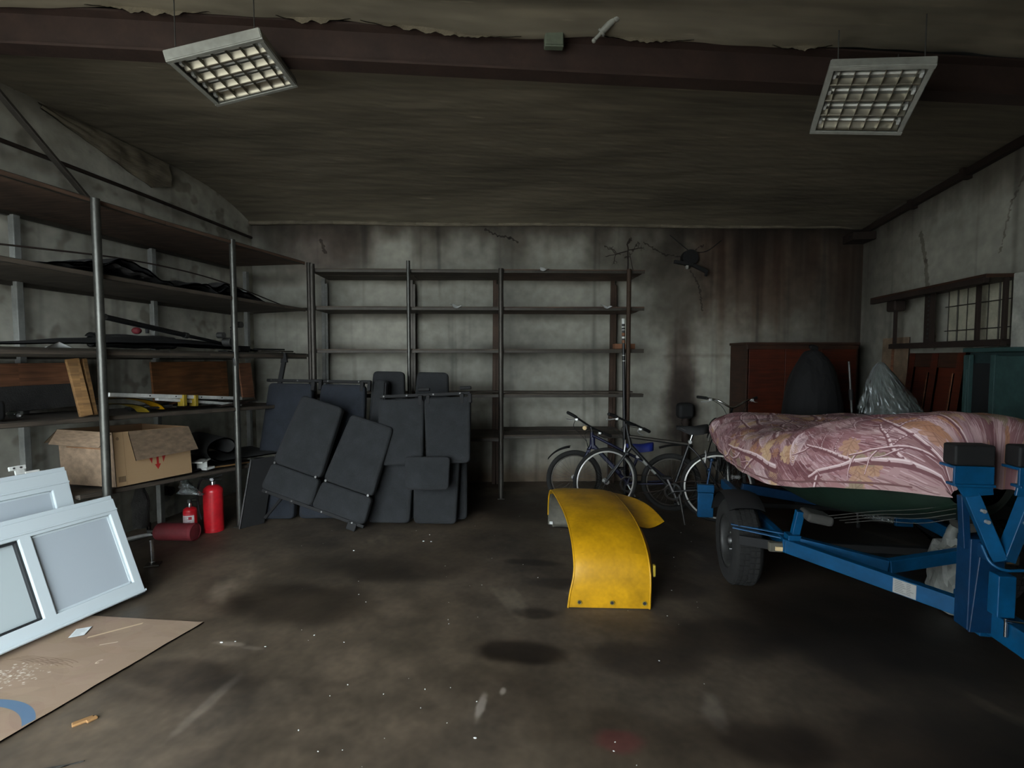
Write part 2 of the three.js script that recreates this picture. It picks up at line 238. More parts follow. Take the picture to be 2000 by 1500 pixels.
// ceiling: a concrete slab above, and below it dusty lining sheets, one on each side of the beam
struct('ceiling', new THREE.BoxGeometry(8.8, 0.2, 10).translate(-0.3, 3.85, -3.4), mat(sc(70, 68, 62), 0.95));
const liningT = dataTex(1024, 1024, (u, v) => { const x = u * 7.6, d = v * 6; let k = 108 + 40 * fbm(x * 0.6, d * 1.2, 4, 2) + 30 * fbm(x * 1.5, d * 14, 3, 5); dark([0, 0, 0], 0); const s = sm(0.32, 0.5, fbm(x * 2, d * 22, 3, 8)) * 34; k += s; return [k * 1.03, k * 0.955, k * 0.81]; });
const liningM = new THREE.MeshStandardMaterial({ map: liningT, roughness: 0.9, side: THREE.DoubleSide });
const wrinkle = (x, d) => 0.02 * fbm(x * 0.9, d * 3.2, 4, 3) + 0.006 * fbm(x * 2.5, d * 14, 2, 6);
struct('ceiling_lining', sheet((u, v) => { const x = mix(XL - 0.02, XR + 0.02, u), d0 = beamD(x) + 0.02, d1 = backD(x) + 0.02, d = mix(d0, d1, v); return P(x, ceilH(x, d) + wrinkle(x, d) + 0.02 * nz(x * 2, 3, 1) * sm(0.85, 1, v), d); }, 120, 110, 0.012, (u, v) => [u, v * 0.7 + 0.3]), liningM, true);
struct('ceiling_lining', sheet((u, v) => { const x = mix(XL - 0.02, XR + 0.02, u), d0 = -1.3, d1 = beamD(x) - 0.075, d = mix(d0, d1, v), e = sm(0.955, 1, v);
  return P(x, 3.585 - 0.026 * (x - XL) + wrinkle(x, d) - 0.07 * e * (0.65 + 1.1 * fbm(x * 1.1, 2, 3, 5)) , d); }, 150, 120, 0.01, (u, v) => [u, v * 0.75]), liningM, true);
{ // torn pale edge of the near lining along the beam
  const edge = (x) => 3.585 - 0.026 * (x - XL) - 0.07 * (0.65 + 1.1 * fbm(x * 1.1, 2, 3, 5)) + wrinkle(x, beamD(x) - 0.075) - 0.004;
  struct('lining_edge', [[-2.75, -2.1], [-1.75, -1.35], [-1.3, -0.42], [0.0, 0.55], [1.0, 1.35]].map(([a, b]) => sheet((u, v) => { const x = mix(a, b, u); return P(x, edge(x) - v * 0.045 * Math.sin(Math.PI * u) * (0.55 + 0.9 * Math.abs(nz(x * 9, 2, 1)) + 0.25 * nz(x * 40, 1, 1)), beamD(x) - 0.085 - 0.012 * v); }, 90, 3, 0.003)), mat(sc(150, 138, 116), 0.9, { map: clothT }));
}
{ // the dark flap of lining that hangs down in front of the left wall
  const t = thing('lining_flap', 'dark triangular flap of ceiling lining hanging down the left wall', 'cloth', [XL + 0.03, 3.6, 4.3]);
  rpart(t, 'sheet', sheet((u, v) => { const d = mix(3.35, 4.55, u), top = ceilH(XL, d) - 0.035, low = mix(0.05, 0.30, u < 0.8 ? u / 0.8 : 1) * (u < 0.8 ? 1 : 1 - (u - 0.8) * 1.6); return P(XL + 0.045 + 0.02 * nz(d * 6, v * 3, 2) + 0.03 * Math.sin(v * 2), top - low * v * 1.05, d); }, 30, 8, 0.006), liningM);
}
{ // rolled-steel beam under the lining
  const a = P(XL, 0, beamD(XL)), b = P(XR, 0, beamD(XR)), L = a.distanceTo(b), s = new THREE.Shape([[-0.06, 0], [0.06, 0], [0.06, 0.014], [0.008, 0.026], [0.008, 0.19], [0.06, 0.2], [0.06, 0.212], [-0.06, 0.212], [-0.06, 0.2], [-0.008, 0.19], [-0.008, 0.026], [-0.06, 0.014]].map(([x, y]) => new THREE.Vector2(x, y)));
  const g = new THREE.ExtrudeGeometry(s, { depth: L, bevelEnabled: false }).rotateY(Math.PI / 2).rotateZ(-0.026); g.rotateY(Math.atan(0.205)).translate(XL, 3.345, -beamD(XL)); const o = struct('ceiling_beam', uvBox(fuse(g)), M.beam, true);
}
// conduit along the left wall and the ledge pipe under the right-hand ceiling
struct('trim_1', [tube([P(XL + 0.02, 3.19, -0.9), P(XL + 0.02, 3.15, 2.6), P(XL + 0.022, 3.12, 4.2), P(XL + 0.02, 3.07, 5.8)], 0.017, 60)], M.rust);
struct('trim_2', [bar(P(XR - 0.03, 3.36, 4.2), P(XR - 0.03, 3.19, 7.2), 0.05, 0.07), ...[4.6, 5.4, 6.2].map((d) => at(box(0.08, 0.1, 0.06), XR - 0.04, 3.4 - 0.055 * (d - 4.2) - 0.05, -d))], M.rust);
struct('trim_3', [tube([0, 0.12, 0.3, 0.5, 0.72, 1].map((t, i) => P(mix(XL, XR, t), 3.25 + 0.015 * (i % 2), backD(mix(XL, XR, t)) - 0.03)), 0.028, 80)], liningM);
// ---------------------------------------------------------------- shelving on the left wall and on the back wall
const xf = (d) => d < 4.3 ? mix(-3.345, -3.32, (d - 1.7) / 2.6) : mix(-3.32, -3.2, (d - 4.3) / 1.08);   // front line of the left shelves
{
  const t = thing('shelving_rack', 'long steel and board shelving along the left wall with loaded shelves', 'shelf', [-3.8, 0, 3.6]);
  for (const [d, top] of [[1.45, 2.75], [3.0, 2.66], [4.3, 2.68], [5.38, 2.66]]) rpart(t, 'post', [cyl(P(xf(d) + 0.028, 0.006, d), P(xf(d) + 0.028, top, d), 0.027, 18), at(box(0.09, 0.008, 0.09), xf(d) + 0.028, 0.004, -d)], d > 5 ? M.postDark : M.post);
  for (const d of [1.6, 3.12, 4.28, 5.6]) rpart(t, 'post', [bar(P(-4.12, 0, d), P(-4.12, 2.62, d), 0.05, 0.05, 0.006, new V3(1, 0, 0))], M.postPale);
  const lv = [[2.64, 2.64], [2.15, 2.12], [1.62, 1.6], [1.19, 1.06], [0.69, 0.47]];   // height of the underside near and far
  lv.forEach(([h0, h1], k) => {
    for (const [da, db] of [[k > 3 ? 2.84 : 1.4, 3.6], [3.602, 5.36]]) {
      const H = (d) => mix(h0, h1, (d - 2.5) / 2.7), ha = H(da), hb = H(db), last = k > 3 && db > 5;
      const e = last ? 4.52 : db, he = H(e), s = [P(xf(da) - 0.004, ha, da), P(xf(e) - 0.004, he, e), P(-4.17, he, e), P(-4.17, ha, da)], up = new V3(0, 0.024, 0), g = new THREE.BufferGeometry(), v = [...s, ...s.map((q) => q.clone().add(up))];
      g.setAttribute('position', new THREE.Float32BufferAttribute(v.flatMap((q) => q.toArray()), 3));
      g.setIndex([0, 1, 2, 0, 2, 3, 4, 6, 5, 4, 7, 6, 0, 5, 1, 0, 4, 5, 1, 6, 2, 1, 5, 6, 2, 7, 3, 2, 6, 7, 3, 4, 0, 3, 7, 4]); const q = g.toNonIndexed(); q.computeVertexNormals(); q.setAttribute('uv', new THREE.Float32BufferAttribute(new Float32Array(72), 2));
      rpart(t, 'board', q, k === 0 ? M.boardRed : M.board);
      rpart(t, 'rail', [bar(s[0].clone().add(new V3(-0.012, 0.012, 0)), s[1].clone().add(new V3(-0.012, 0.012, 0)), 0.022, k === 2 ? 0.06 : 0.034, 0.002)], M.rail); rpart(t, 'rail', [bar(s[3].clone().add(new V3(0.03, -0.014, 0)), s[2].clone().add(new V3(0.03, -0.014, 0)), 0.03, 0.03, 0.002)], M.rail);
    }
  });
  for (const h of [2.14, 1.62]) rpart(t, 'end_rail', bar(P(-3.2, h, 5.36), P(-4.15, h, 5.66), 0.03, 0.034, 0.002), M.rail);
  rpart(t, 'brace', bar(P(-3.36, 2.66, 3.0), P(-3.36, 3.5, 2.05), 0.045, 0.02), M.postDark);
}
{
  const x0 = -3.06, t = thing('shelving_rack', 'mostly empty steel and board shelving in front of the stained back wall', 'shelf', [x0, 0, backD(x0) - 0.8], ANG);
  // own axes: x along the wall, z towards the room
  for (const [x, top, m, r] of [[0, 2.62, M.postDark, 0.03], [1.05, 2.66, M.post, 0.022], [2.07, 2.58, M.postDark, 0.028], [3.5, 2.58, M.postRust, 0.026]]) part(t, 'post', [cyl(new V3(x, 0.006, 0), new V3(x, top, 0), r, 16), at(box(0.08, 0.008, 0.08), x, 0.004, 0)], m);
  for (const [x, m] of [[-0.12, M.postPale], [0.95, M.postDark], [1.98, M.postRust], [3.45, M.postRust]]) part(t, 'post', [bar(new V3(x, 0, -0.68), new V3(x + 0.02, 2.56, -0.68), 0.045, 0.045, 0.004, new V3(1, 0, 0)), bar(new V3(x + 0.045, 0, -0.665), new V3(x + 0.055, 2.5, -0.665), 0.008, 0.03, 0.002, new V3(1, 0, 0))], m);
  [[2.55, 0.028], [2.135, 0.03], [1.66, 0.03], [1.165, 0.018], [0.69, 0.03]].forEach(([h, th], k) => {
    for (const [a, b] of [[-0.05, 1.06], [1.062, 2.08], [2.083, k > 3 ? 3.5 : 3.69]]) {
      const dy = k === 4 && a < 2 ? -0.03 : 0, n = k === 3 ? [[-0.12, -0.03], [-0.62, -0.5]] : [[-0.345, -0.03], [-0.7, -0.355]];
      for (const [z0, z1] of n) part(t, 'board', box(b - a - 0.004, th, z1 - z0).rotateZ(rr(-0.004, 0.004)).translate((a + b) / 2 + rr(-0.004, 0.004), h + th / 2 + dy + rr(-0.003, 0.003), (z0 + z1) / 2), k < 2 && a > 2 ? M.boardRed : M.board);
      part(t, 'rail', [at(box(b - a - 0.01, 0.03, 0.006), (a + b) / 2, h + th / 2 - 0.012 + dy, -0.027), at(box(b - a - 0.01, 0.006, 0.03), (a + b) / 2, h - 0.004 + dy, -0.04)], M.rail);
    }
  });
}
// world position on the back rack: x along it, height, distance behind its front
const RK = (x, h, z) => { const q = new V3(x, h, z).applyAxisAngle(new V3(0, 1, 0), ANG); return q.add(P(-3.06, 0, backD(-3.06) - 0.8)); };
const PA = (q) => [q.x, q.y, -q.z];
for (const [x, h, label] of [[1.56, 2.17, 'crumpled white paper scrap hanging off the second shelf from the top'], [2.55, 2.582, 'white paper scrap on the top shelf, left of centre of the reddish board'], [3.24, 2.17, 'curled pale paper strip at the right end of the second shelf']]) {
  const t = thing('paper_scrap', label, 'paper', PA(RK(x, h, -0.04)), ANG + rr(-0.3, 0.3)); part(t, 'scrap', sheet((u, v) => new V3((u - 0.5) * 0.1 + 0.02 * v, 0.012 - 0.045 * Math.max(0, v - 0.35) + 0.012 * Math.sin(u * 5 + v * 3), -0.03 + 0.085 * v), 10, 8, 0.001), M.paper);
}
{ const t = thing('wood_block', 'short pinkish wooden block lying on the right end of the middle back shelf', 'block', PA(RK(3.5, 1.695, -0.2)), ANG); part(t, 'block', at(box(0.24, 0.06, 0.1, 0.004), 0, 0.03, 0), M.woodPink); }
{ // dead twigs / wire bundle on the top shelf
  const b = RK(3.61, 2.583, -0.5), t = thing('dry_branch', 'bare dark branch standing on the right end of the top back shelf', 'branch', PA(b)), g = [];
  const grow = (p, dir, L, r, k) => { const e = p.clone().addScaledVector(dir, L), m = p.clone().lerp(e, 0.5).add(new V3(rr(-0.02, 0.02), 0, rr(-0.01, 0.01))); g.push(tube([p, m, e], r, 6, 5)); if (k) for (let i = 0; i < 3; i++) grow(e, dir.clone().add(new V3(rr(-1.1, 1.1), rr(-0.5, 0.7), rr(-0.2, 0.2))).normalize(), L * rr(0.35, 0.6), r * 0.6, k - 1); };
  g.push(tube([new V3(0, 0.004, 0), new V3(0.005, 0.15, 0), new V3(0.0, 0.3, 0)], 0.009, 8, 6)); grow(new V3(0, 0.28, 0), new V3(-0.1, 1, 0), 0.1, 0.009, 2); grow(new V3(0, 0.3, 0), new V3(-1, -0.25, 0), 0.14, 0.007, 2); grow(new V3(0, 0.31, 0), new V3(1, 0.15, 0), 0.12, 0.006, 2);
  g.push(tube([new V3(0.02, 0.28, 0), new V3(0.05, 0.12, 0.02), new V3(0.08, 0.01, 0.03)], 0.004, 8, 5)); part(t, 'branch', g, M.rust);
}
{ const a = RK(3.47, 0.25, 0.055), b = RK(3.43, 2.02, 0.045), t = thing('pole', 'glossy black pole with white and brown bands against the right end of the back shelving', 'pole', [a.x, 0, -a.z]);
  const A = a.clone().setY(0.0), L = (k) => A.clone().lerp(b, k);
  rpart(t, 'shaft', [cyl(A, b, 0.02, 14, 0.016)], M.blackGloss); rpart(t, 'cap', [cyl(L(0.975), L(1.004), 0.019, 12)], M.white);
  for (const [k, w] of [[0.955, 0.006], [0.94, 0.004], [0.895, 0.01], [0.80, 0.004], [0.77, 0.004]]) rpart(t, 'band', cyl(L(k), L(k + w), 0.0195, 14), M.white); for (const k of [0.87, 0.91]) rpart(t, 'band', cyl(L(k), L(k + 0.016), 0.0193, 14), M.woodPink, { label: 'brown band' }); }

// ---------------------------------------------------------------- on the left shelves
const board4 = (d) => mix(1.19, 1.06, (d - 2.5) / 2.7) + 0.027, board5 = (d) => mix(0.69, 0.47, (d - 2.5) / 2.7) + 0.027, board3 = (d) => mix(1.62, 1.6, (d - 2.5) / 2.7) + 0.027, board2 = (d) => mix(2.15, 2.12, (d - 2.5) / 2.7) + 0.027;
// second shelf: crumpled dark sheets and a thin rod
for (const [d0, d1, x0, x1, label, z] of [[2.75, 3.7, -3.95, -3.37, 'crumpled dark rubber sheet sagging over the second left shelf, nearer of two', 1], [3.76, 4.85, -4.0, -3.36, 'crumpled dark rubber sheet on the second left shelf, farther of two with ragged edge', 2]]) {
  const t = thing('rubber_sheet', label, 'mat', [(x0 + x1) / 2, board2(d0), (d0 + d1) / 2]);
  rpart(t, 'sheet', sheet((u, v) => { const d = mix(d0, d1, u) + 0.05 * nz(v * 4, z), x = mix(x0, x1, v) + 0.015 * nz(u * 6, z, 2), e = Math.sin(u * Math.PI); return P(x, board2(d) + 0.02 + Math.max(0, 0.13 * e * (0.55 + 0.75 * nz(u * 3.1 + z, v * 1.6, z)) * sm(0, 0.25, v) + 0.02 * nz(u * 11, v * 5, z)), d); }, 46, 16, 0.012), M.rubber);
  rpart(t, 'fold', sheet((u, v) => { const d = mix(d0 + 0.15, d1 - 0.2, u), x = mix(x1 - 0.16, x1 + 0.01, v); return P(x, board2(d) + 0.05 + 0.06 * Math.sin(u * 3.1) * (0.6 + nz(u * 5, v, z)) + 0.012 * nz(u * 14, v * 3, 4), d); }, 40, 6, 0.014), M.felt);
}
{ const t = thing('rod', 'long thin dark rod resting along the second left shelf', 'rod', [-3.5, board2(2.5), 3.6]); rpart(t, 'rod', tube([P(-3.62, 2.20, 1.7), P(-3.5, 2.285, 2.7), P(-3.45, 2.33, 3.4), P(-3.42, 2.31, 4.2), P(-3.36, 2.16, 5.2)], 0.006, 40, 6), M.rust); }
// third shelf
{ const t = thing('bumper_trim', 'long pointed black plastic sheet lying on the third left shelf', 'car part', [-3.6, board3(3), 3.9]);
  rpart(t, 'sheet', sheet((u, v) => { const d = mix(2.55, 5.15, u), w = 0.02 + 0.3 * Math.sin(Math.PI * Math.pow(u, 0.8)) ** 0.8; const x = -3.62 + (v - 0.5) * 2 * w * 0.8; return P(x, board3(d) + 0.035 + 0.09 * Math.sin(Math.PI * u) * (1 - Math.abs(v - 0.5) * 1.2) + 0.008 * nz(u * 9, v * 3), d); }, 60, 12, 0.008), M.black); }
{ const t = thing('felt_roll', 'rough grey felt roll lying behind the black tube on the third shelf', 'roll', [-3.9, board3(3.9), 3.9]);
  rpart(t, 'roll', [sheet((u, v) => { const a = v * 8.8, r = 0.03 + 0.004 * a; const d = mix(3.5, 4.3, u); return P(-3.95 + r * Math.cos(a) + 0.01 * nz(u * 6, v * 9), board3(d) + 0.092 + r * Math.sin(a) + 0.012 * nz(u * 5, v * 4, 3), d); }, 20, 60, 0.006)], M.felt); }
{ const t = thing('red_ball', 'small red cap peeking out above the tube on the third left shelf', 'ball', [-3.98, 1.83, 3.72]); t.position.set(-3.96, board3(3.9) + 0.17, -3.93); rpart(t, 'cap', new THREE.SphereGeometry(0.038, 18, 12).scale(1, 0.8, 1).translate(-3.96, board3(3.9) + 0.195, -3.93), M.redDull); }
{ const a = P(-3.52, 1.895, 3.21), b = P(-3.47, 1.72, 4.42), t = thing('tube', 'black tube with a metal ring lying slanted on the third left shelf', 'tube', [-3.5, board3(3.8), 3.8]), L = (k) => a.clone().lerp(b, k);
  rpart(t, 'tube', [cyl(a, L(0.6), 0.021), cyl(L(0.6), b, 0.015)], M.blackGloss); rpart(t, 'ring', cyl(L(0.59), L(0.62), 0.026), M.steel); rpart(t, 'ring', cyl(L(0), L(0.02), 0.0245), M.steel); rpart(t, 'prop', cyl(L(0.3).setY(board3(3.5) + 0.15), L(0.3).add(new V3(0, -0.02, 0)), 0.012), M.black); }
{ const t = thing('clamp_bracket', 'black jointed clamp bracket beside the second front post of the left shelves', 'bracket', [-3.4, board3(4.4), 4.4]);
  rpart(t, 'base', [at(box(0.1, 0.03, 0.3), -3.42, board3(4.4) + 0.015, -4.45), at(box(0.05, 0.05, 0.14), -3.36, board3(4.4) + 0.05, -4.5)], M.black); rpart(t, 'arm', [bar(P(-3.38, board3(4.4) + 0.02, 4.4), P(-3.36, 1.86, 4.36), 0.03, 0.03), bar(P(-3.36, 1.86, 4.36), P(-3.33, 1.93, 4.4), 0.026, 0.05)], M.black);
  rpart(t, 'knob', [cyl(P(-3.34, 1.905, 4.37), P(-3.27, 1.905, 4.37), 0.03), cyl(P(-3.4, 1.74, 4.3), P(-3.32, 1.74, 4.3), 0.04, 16), cyl(P(-3.4, 1.80, 4.22), P(-3.34, 1.80, 4.22), 0.028, 16)], M.steel); rpart(t, 'hook', tube([P(-3.3, 1.64, 4.28), P(-3.285, 1.58, 4.27), P(-3.285, 1.51, 4.285), P(-3.3, 1.49, 4.31), P(-3.3, 1.55, 4.32)], 0.006, 20, 6), M.steel); }
{ const t = thing('paper_scrap', 'white folded paper corner at the near end of the third left shelf', 'paper', [-3.36, board3(2.75), 2.78]); rpart(t, 'scrap', sheet((u, v) => P(-3.42 + 0.06 * v, board3(2.7) + 0.007 + 0.045 * v * (1 - Math.abs(u - 0.5) * 1.8), mix(2.68, 2.86, u)), 6, 4, 0.002), M.paper); }
{ const t = thing('bar_bundle', 'flat dark bars stacked on the far end of the third left shelf', 'bar', [-3.4, board3(4.9), 4.9]); for (const [k, dx] of [[0, 0], [1, 0.03], [2, -0.02]]) rpart(t, 'bar', bar(P(-3.33 + dx, board3(5) + 0.012 + 0.02 * k, 4.66), P(-3.27 + dx, board3(5) + 0.012 + 0.02 * k, 5.2 - 0.08 * k), 0.05, 0.016), k === 1 ? M.rail : M.black); }
// fourth shelf: boards against the wall, plank, profiles, yellow strips
const leanBoard = (name, label, cat, d0, d1, h0, h1, x, m, th = 0.02, lean = 0.06) => { const t = thing(name, label, cat, [x, h0, (d0 + d1) / 2]); rpart(t, 'panel', orient(box(th, h1 - h0, d1 - d0, 0.003), P(x, (h0 + h1) / 2, d0), P(x, (h0 + h1) / 2, d1)).applyMatrix4(new THREE.Matrix4().makeTranslation(x, h0, 0).multiply(new THREE.Matrix4().makeRotationZ(lean)).multiply(new THREE.Matrix4().makeTranslation(-x, -h0, 0))), m); return t; };
leanBoard('wood_board', 'reddish brown board standing at the near end of the fourth left shelf', 'board', 2.35, 3.5, board4(2.9) + 0.03, board4(2.9) + 0.36, -3.98, M.woodPink);
leanBoard('plastic_sheet', 'dark grey sheet standing before the reddish board on the fourth left shelf', 'panel', 2.3, 3.45, board4(2.9) + 0.03, board4(2.9) + 0.205, -3.9, M.greyPlastic, 0.012, 0.12).children[0].material = M.felt;
leanBoard('wood_board', 'wide brown wooden panel standing behind the white profiles on the fourth shelf', 'board', 4.12, 5.1, board4(4.6) + 0.026, board4(4.6) + 0.44, -4.0, M.woodBrown);
leanBoard('wood_board', 'narrow orange-brown board at the far corner of the fourth left shelf', 'board', 5.14, 5.34, board4(5.2) + 0.01, board4(5.2) + 0.45, -3.86, M.woodPink, 0.02, 0.1);
{ const t = thing('timber_plank', 'light rough timber plank standing upright behind the first front post', 'plank', [-3.43, board4(3), 3.0]); rpart(t, 'plank', bar(P(-3.47, board4(3.0), 3.02), P(-3.52, 1.59, 2.98), 0.075, 0.03, 0.004, new V3(1, 0, 0.3)), M.wood); rpart(t, 'strip', bar(P(-3.475, board4(3.0), 3.085), P(-3.52, 1.59, 3.06), 0.03, 0.028, 0.003, new V3(1, 0, 0)), M.wood); }
{ const prof = [[3.12, 4.5, -3.40, 1.335, 1.2, 0.03, 'upper white slotted metal strip of the taped bundle on the fourth shelf'], [3.55, 4.52, -3.42, 1.27, 1.135, 0.026, 'lower white metal strip of the bundle on the fourth left shelf'], [3.5, 4.3, -3.5, 1.3, 1.2, 0.03, 'grey metal strip between the white strips on the fourth shelf']];
  prof.forEach(([d0, d1, x, h0, h1, w, label], i) => { const t = thing('metal_strip', label, 'strip', [x, h1 - 0.02, (d0 + d1) / 2]); rpart(t, 'strip', [bar(P(x, h0, d0), P(x, h1, d1), 0.035, w, 0.003), bar(P(x - 0.016, h0 + w / 2 - 0.003, d0), P(x - 0.016, h1 + w / 2 - 0.003, d1), 0.05, 0.004, 0.001)], i === 2 ? M.steel : M.white); if (!i) { for (const k of [0.24, 0.42, 0.62, 0.8]) { const p = P(x, h0, d0).lerp(P(x, h1, d1), k); rpart(t, 'slot', cyl(p.clone().add(new V3(0.0165, 0, 0)), p.clone().add(new V3(0.0195, 0, 0)), 0.006), M.gasket); } for (const k of [0.48, 0.57]) { const p = P(x, h0 - 0.03, d0).lerp(P(x, h1 - 0.03, d1), k); rpart(t, 'tape', at(box(0.062, 0.095, 0.035, 0.004), p.x, p.y, p.z), M.yellowOld); } } });
  const t = thing('scrap_pile', 'flat heap of dark metal and plastic scraps under the white strips', 'scrap', [-3.6, board4(4), 4.2]); for (let i = 0; i < 16; i++) { const d = rr(3.55, 4.9), x = rr(-3.7, -3.4), h = board4(d) + 0.026 + rr(0, 0.03); rpart(t, 'scrap', box(rr(0.04, 0.12), rr(0.012, 0.02), rr(0.14, 0.4)).rotateX(0.05).rotateY(rr(-0.5, 0.5)).translate(x, h, -d), [M.black, M.steel, M.rail, M.greyPlastic, M.rust][i % 5]); } rpart(t, 'chip', [at(new THREE.SphereGeometry(0.012, 8, 6), -3.42, board4(4.1) + 0.05, -4.1)], M.white); }
for (const [k, label] of [[0, 'outer curved yellow plastic strip on the fourth left shelf'], [1, 'inner curved yellow plastic strip nested under the outer one']]) { const t = thing('yellow_strip', label, 'car part', [-3.42, board4(3.4), 3.4]); const r = 1 - 0.33 * k; rpart(t, 'strip', sheet((u, v) => { const a = mix(0.0, 1.42, u); return P(-3.5 + 0.11 * v + 0.02 * k, board4(3.2) + 0.008 + 0.115 * r * Math.cos(a) - 0.028 * (1 - Math.cos(a)), 3.1 + 0.5 * r * Math.sin(a)); }, 24, 4, 0.006), k ? M.yellowOld : M.yellow); }
{ const t = thing('light_bulb', 'small clear glass bulb lying on the near end of the fourth left shelf', 'bulb', [-3.45, board4(2.6), 2.6]); t.rotation.z = 1.4; part(t, 'bulb', lathe([[0.001, 0.09], [0.018, 0.086], [0.028, 0.07], [0.026, 0.05], [0.014, 0.032], [0.012, 0.024]]).translate(0.028, 0, 0), M.glass); part(t, 'cap', lathe([[0.0135, 0.026], [0.0135, 0.004], [0.006, 0]]).translate(0.028, 0, 0), M.steel); }
{ const t = thing('black_case', 'small black rounded case at the near end of the fourth left shelf', 'case', [-3.55, board4(2.45), 2.45]); part(t, 'case', at(box(0.2, 0.13, 0.16, 0.03), 0, 0.066, 0), M.black); part(t, 'handle', tube([new V3(-0.05, 0.125, 0), new V3(-0.04, 0.16, 0), new V3(0.04, 0.16, 0), new V3(0.05, 0.125, 0)], 0.006, 16, 6), M.blackGloss); }
// fifth shelf: carton, mat roll
{
  const h = board5(3.1), t = thing('cardboard_box', 'open brown cardboard box with red arrow print on the bottom left shelf', 'box', [-3.62, h, 3.38]);
  // corners of the footprint: near right corner, far right, near left
  const A = P(-3.335, h + 0.01, 3.1), B = P(-3.33, h - 0.035, 3.78), C = P(-3.74, h + 0.03, 3.06), up = new V3(-0.02, 0.39, 0.0), D = C.clone().add(B).sub(A);
  const face = (p, q, r, s, th, m, name, lab) => { const n = q.clone().sub(p).cross(s.clone().sub(p)).normalize(); return rpart(t, name, sheet((u, v) => p.clone().lerp(q, u).lerp(s.clone().lerp(r, u), v).addScaledVector(n, 0.002 * Math.sin(u * 3) * Math.sin(v * 3)), 6, 6, th, (u, v) => [u, v]), m, { label: lab, keepUv: true }); };
  const cv = document.createElement('canvas'); cv.width = 1024; cv.height = 580; const x = cv.getContext('2d'); x.fillStyle = '#b89872'; x.fillRect(0, 0, 1024, 580);
  for (let i = 0; i < 900; i++) { x.fillStyle = `rgba(${rnd() > 0.5 ? '255,240,210' : '70,50,30'},0.03)`; x.fillRect(rnd() * 1024, rnd() * 580, rr(20, 160), 1.5); }
  x.fillStyle = '#b02822'; const arrow = (cx, cy, s) => { x.beginPath(); x.moveTo(cx - 9 * s, cy); x.lineTo(cx + 9 * s, cy); x.lineTo(cx + 9 * s, cy + 48 * s); x.lineTo(cx + 24 * s, cy + 48 * s); x.lineTo(cx, cy + 84 * s); x.lineTo(cx - 24 * s, cy + 48 * s); x.lineTo(cx - 9 * s, cy + 48 * s); x.fill(); };
  arrow(530, 318, 1.75); for (const s of [-1, 1]) { x.beginPath(); x.moveTo(530 + s * 62, 300); x.lineTo(530 + s * 128, 286); x.lineTo(530 + s * 78, 392); x.fill(); }
  x.fillStyle = '#4a3a2c'; for (let i = 0; i < 14; i++) x.fillRect(28 + i * 6.2, 475, i % 3 ? 3 : 4.5, 62); x.strokeStyle = '#5c4936'; x.lineWidth = 4; x.beginPath(); x.arc(50, 70, 14, 0, 6.3); x.stroke(); x.beginPath(); x.moveTo(43, 74); x.lineTo(50, 60); x.lineTo(57, 74); x.closePath(); x.stroke();
  x.strokeStyle = 'rgba(120,90,60,.8)'; x.lineWidth = 3; x.beginPath(); x.moveTo(118, 0); x.lineTo(122, 580); x.stroke();
  const ct = new THREE.CanvasTexture(cv); ct.colorSpace = THREE.SRGBColorSpace; const cm = mat(new THREE.Color(1, 1, 1), 0.85, { map: ct });
  face(A, B, B.clone().add(up), A.clone().add(up), 0.005, cm, 'side_panel', 'printed side with red arrow');
  face(C, A, A.clone().add(up), C.clone().add(up), 0.005, M.carton, 'side_panel'); face(C, D, D.clone().add(up), C.clone().add(up), 0.005, M.cartonIn, 'side_panel'); face(B, D, D.clone().add(up), B.clone().add(up), 0.005, M.cartonIn, 'side_panel'); face(A, B, D, C, 0.005, M.cartonIn, 'bottom_panel');
  const a1 = A.clone().lerp(B, 0.18).add(up), b1 = B.clone().add(up), dn = new V3(0.06, -0.205, 0);
  face(a1, b1, b1.clone().add(dn).add(P(0, 0.01, 0.03)), a1.clone().add(dn).add(new V3(0, -0.01, 0)), 0.005, M.carton, 'flap');
  face(C.clone().add(up), A.clone().add(up), A.clone().add(up).add(new V3(-0.06, -0.1, 0.05)), C.clone().add(up).add(new V3(-0.02, -0.1, 0.05)), 0.004, M.carton, 'flap');
  face(C.clone().add(up), D.clone().add(up), D.clone().add(up).add(new V3(-0.12, -0.1, 0)), C.clone().add(up).add(new V3(-0.12, -0.1, 0)), 0.004, M.carton, 'flap');
  rpart(t, 'printed_line', [0, 1].map((k) => bar(C.clone().lerp(A, 0.15).addScaledVector(up, 0.74 - 0.05 * k).add(new V3(0, 0, 0.005)), C.clone().lerp(A, 0.62 + 0.16 * k).addScaledVector(up, 0.74 - 0.05 * k).add(new V3(0, 0, 0.005)), 0.002, 0.006, 0.0005)), M.woodBrown);
}
{ const d0 = 4.3, t = thing('mat_roll', 'loosely rolled dark rubber mat on the bottom left shelf beside the box', 'mat', [-3.5, board5(4.3), 4.3]);
  const h = board5(d0) + 0.07; rpart(t, 'mat', sheet((u, v) => { const s = v * 3.2; let x, y; if (s < 0.9) { x = 0.5 * (1 - s / 0.9); y = 0.004; } else { const a = (s - 0.9) * 2.6, r = 0.125 - 0.012 * a; x = -r * Math.sin(a) * 1.35; y = 0.125 - r * Math.cos(a); } const q = new V3(x, y + 0.006 * nz(u * 3, v * 6), mix(-0.3, 0.3, u)); q.applyAxisAngle(new V3(0, 1, 0), 1.05); return q.add(P(-3.62, h, 4.36)); }, 14, 70, 0.012), M.rubber); }
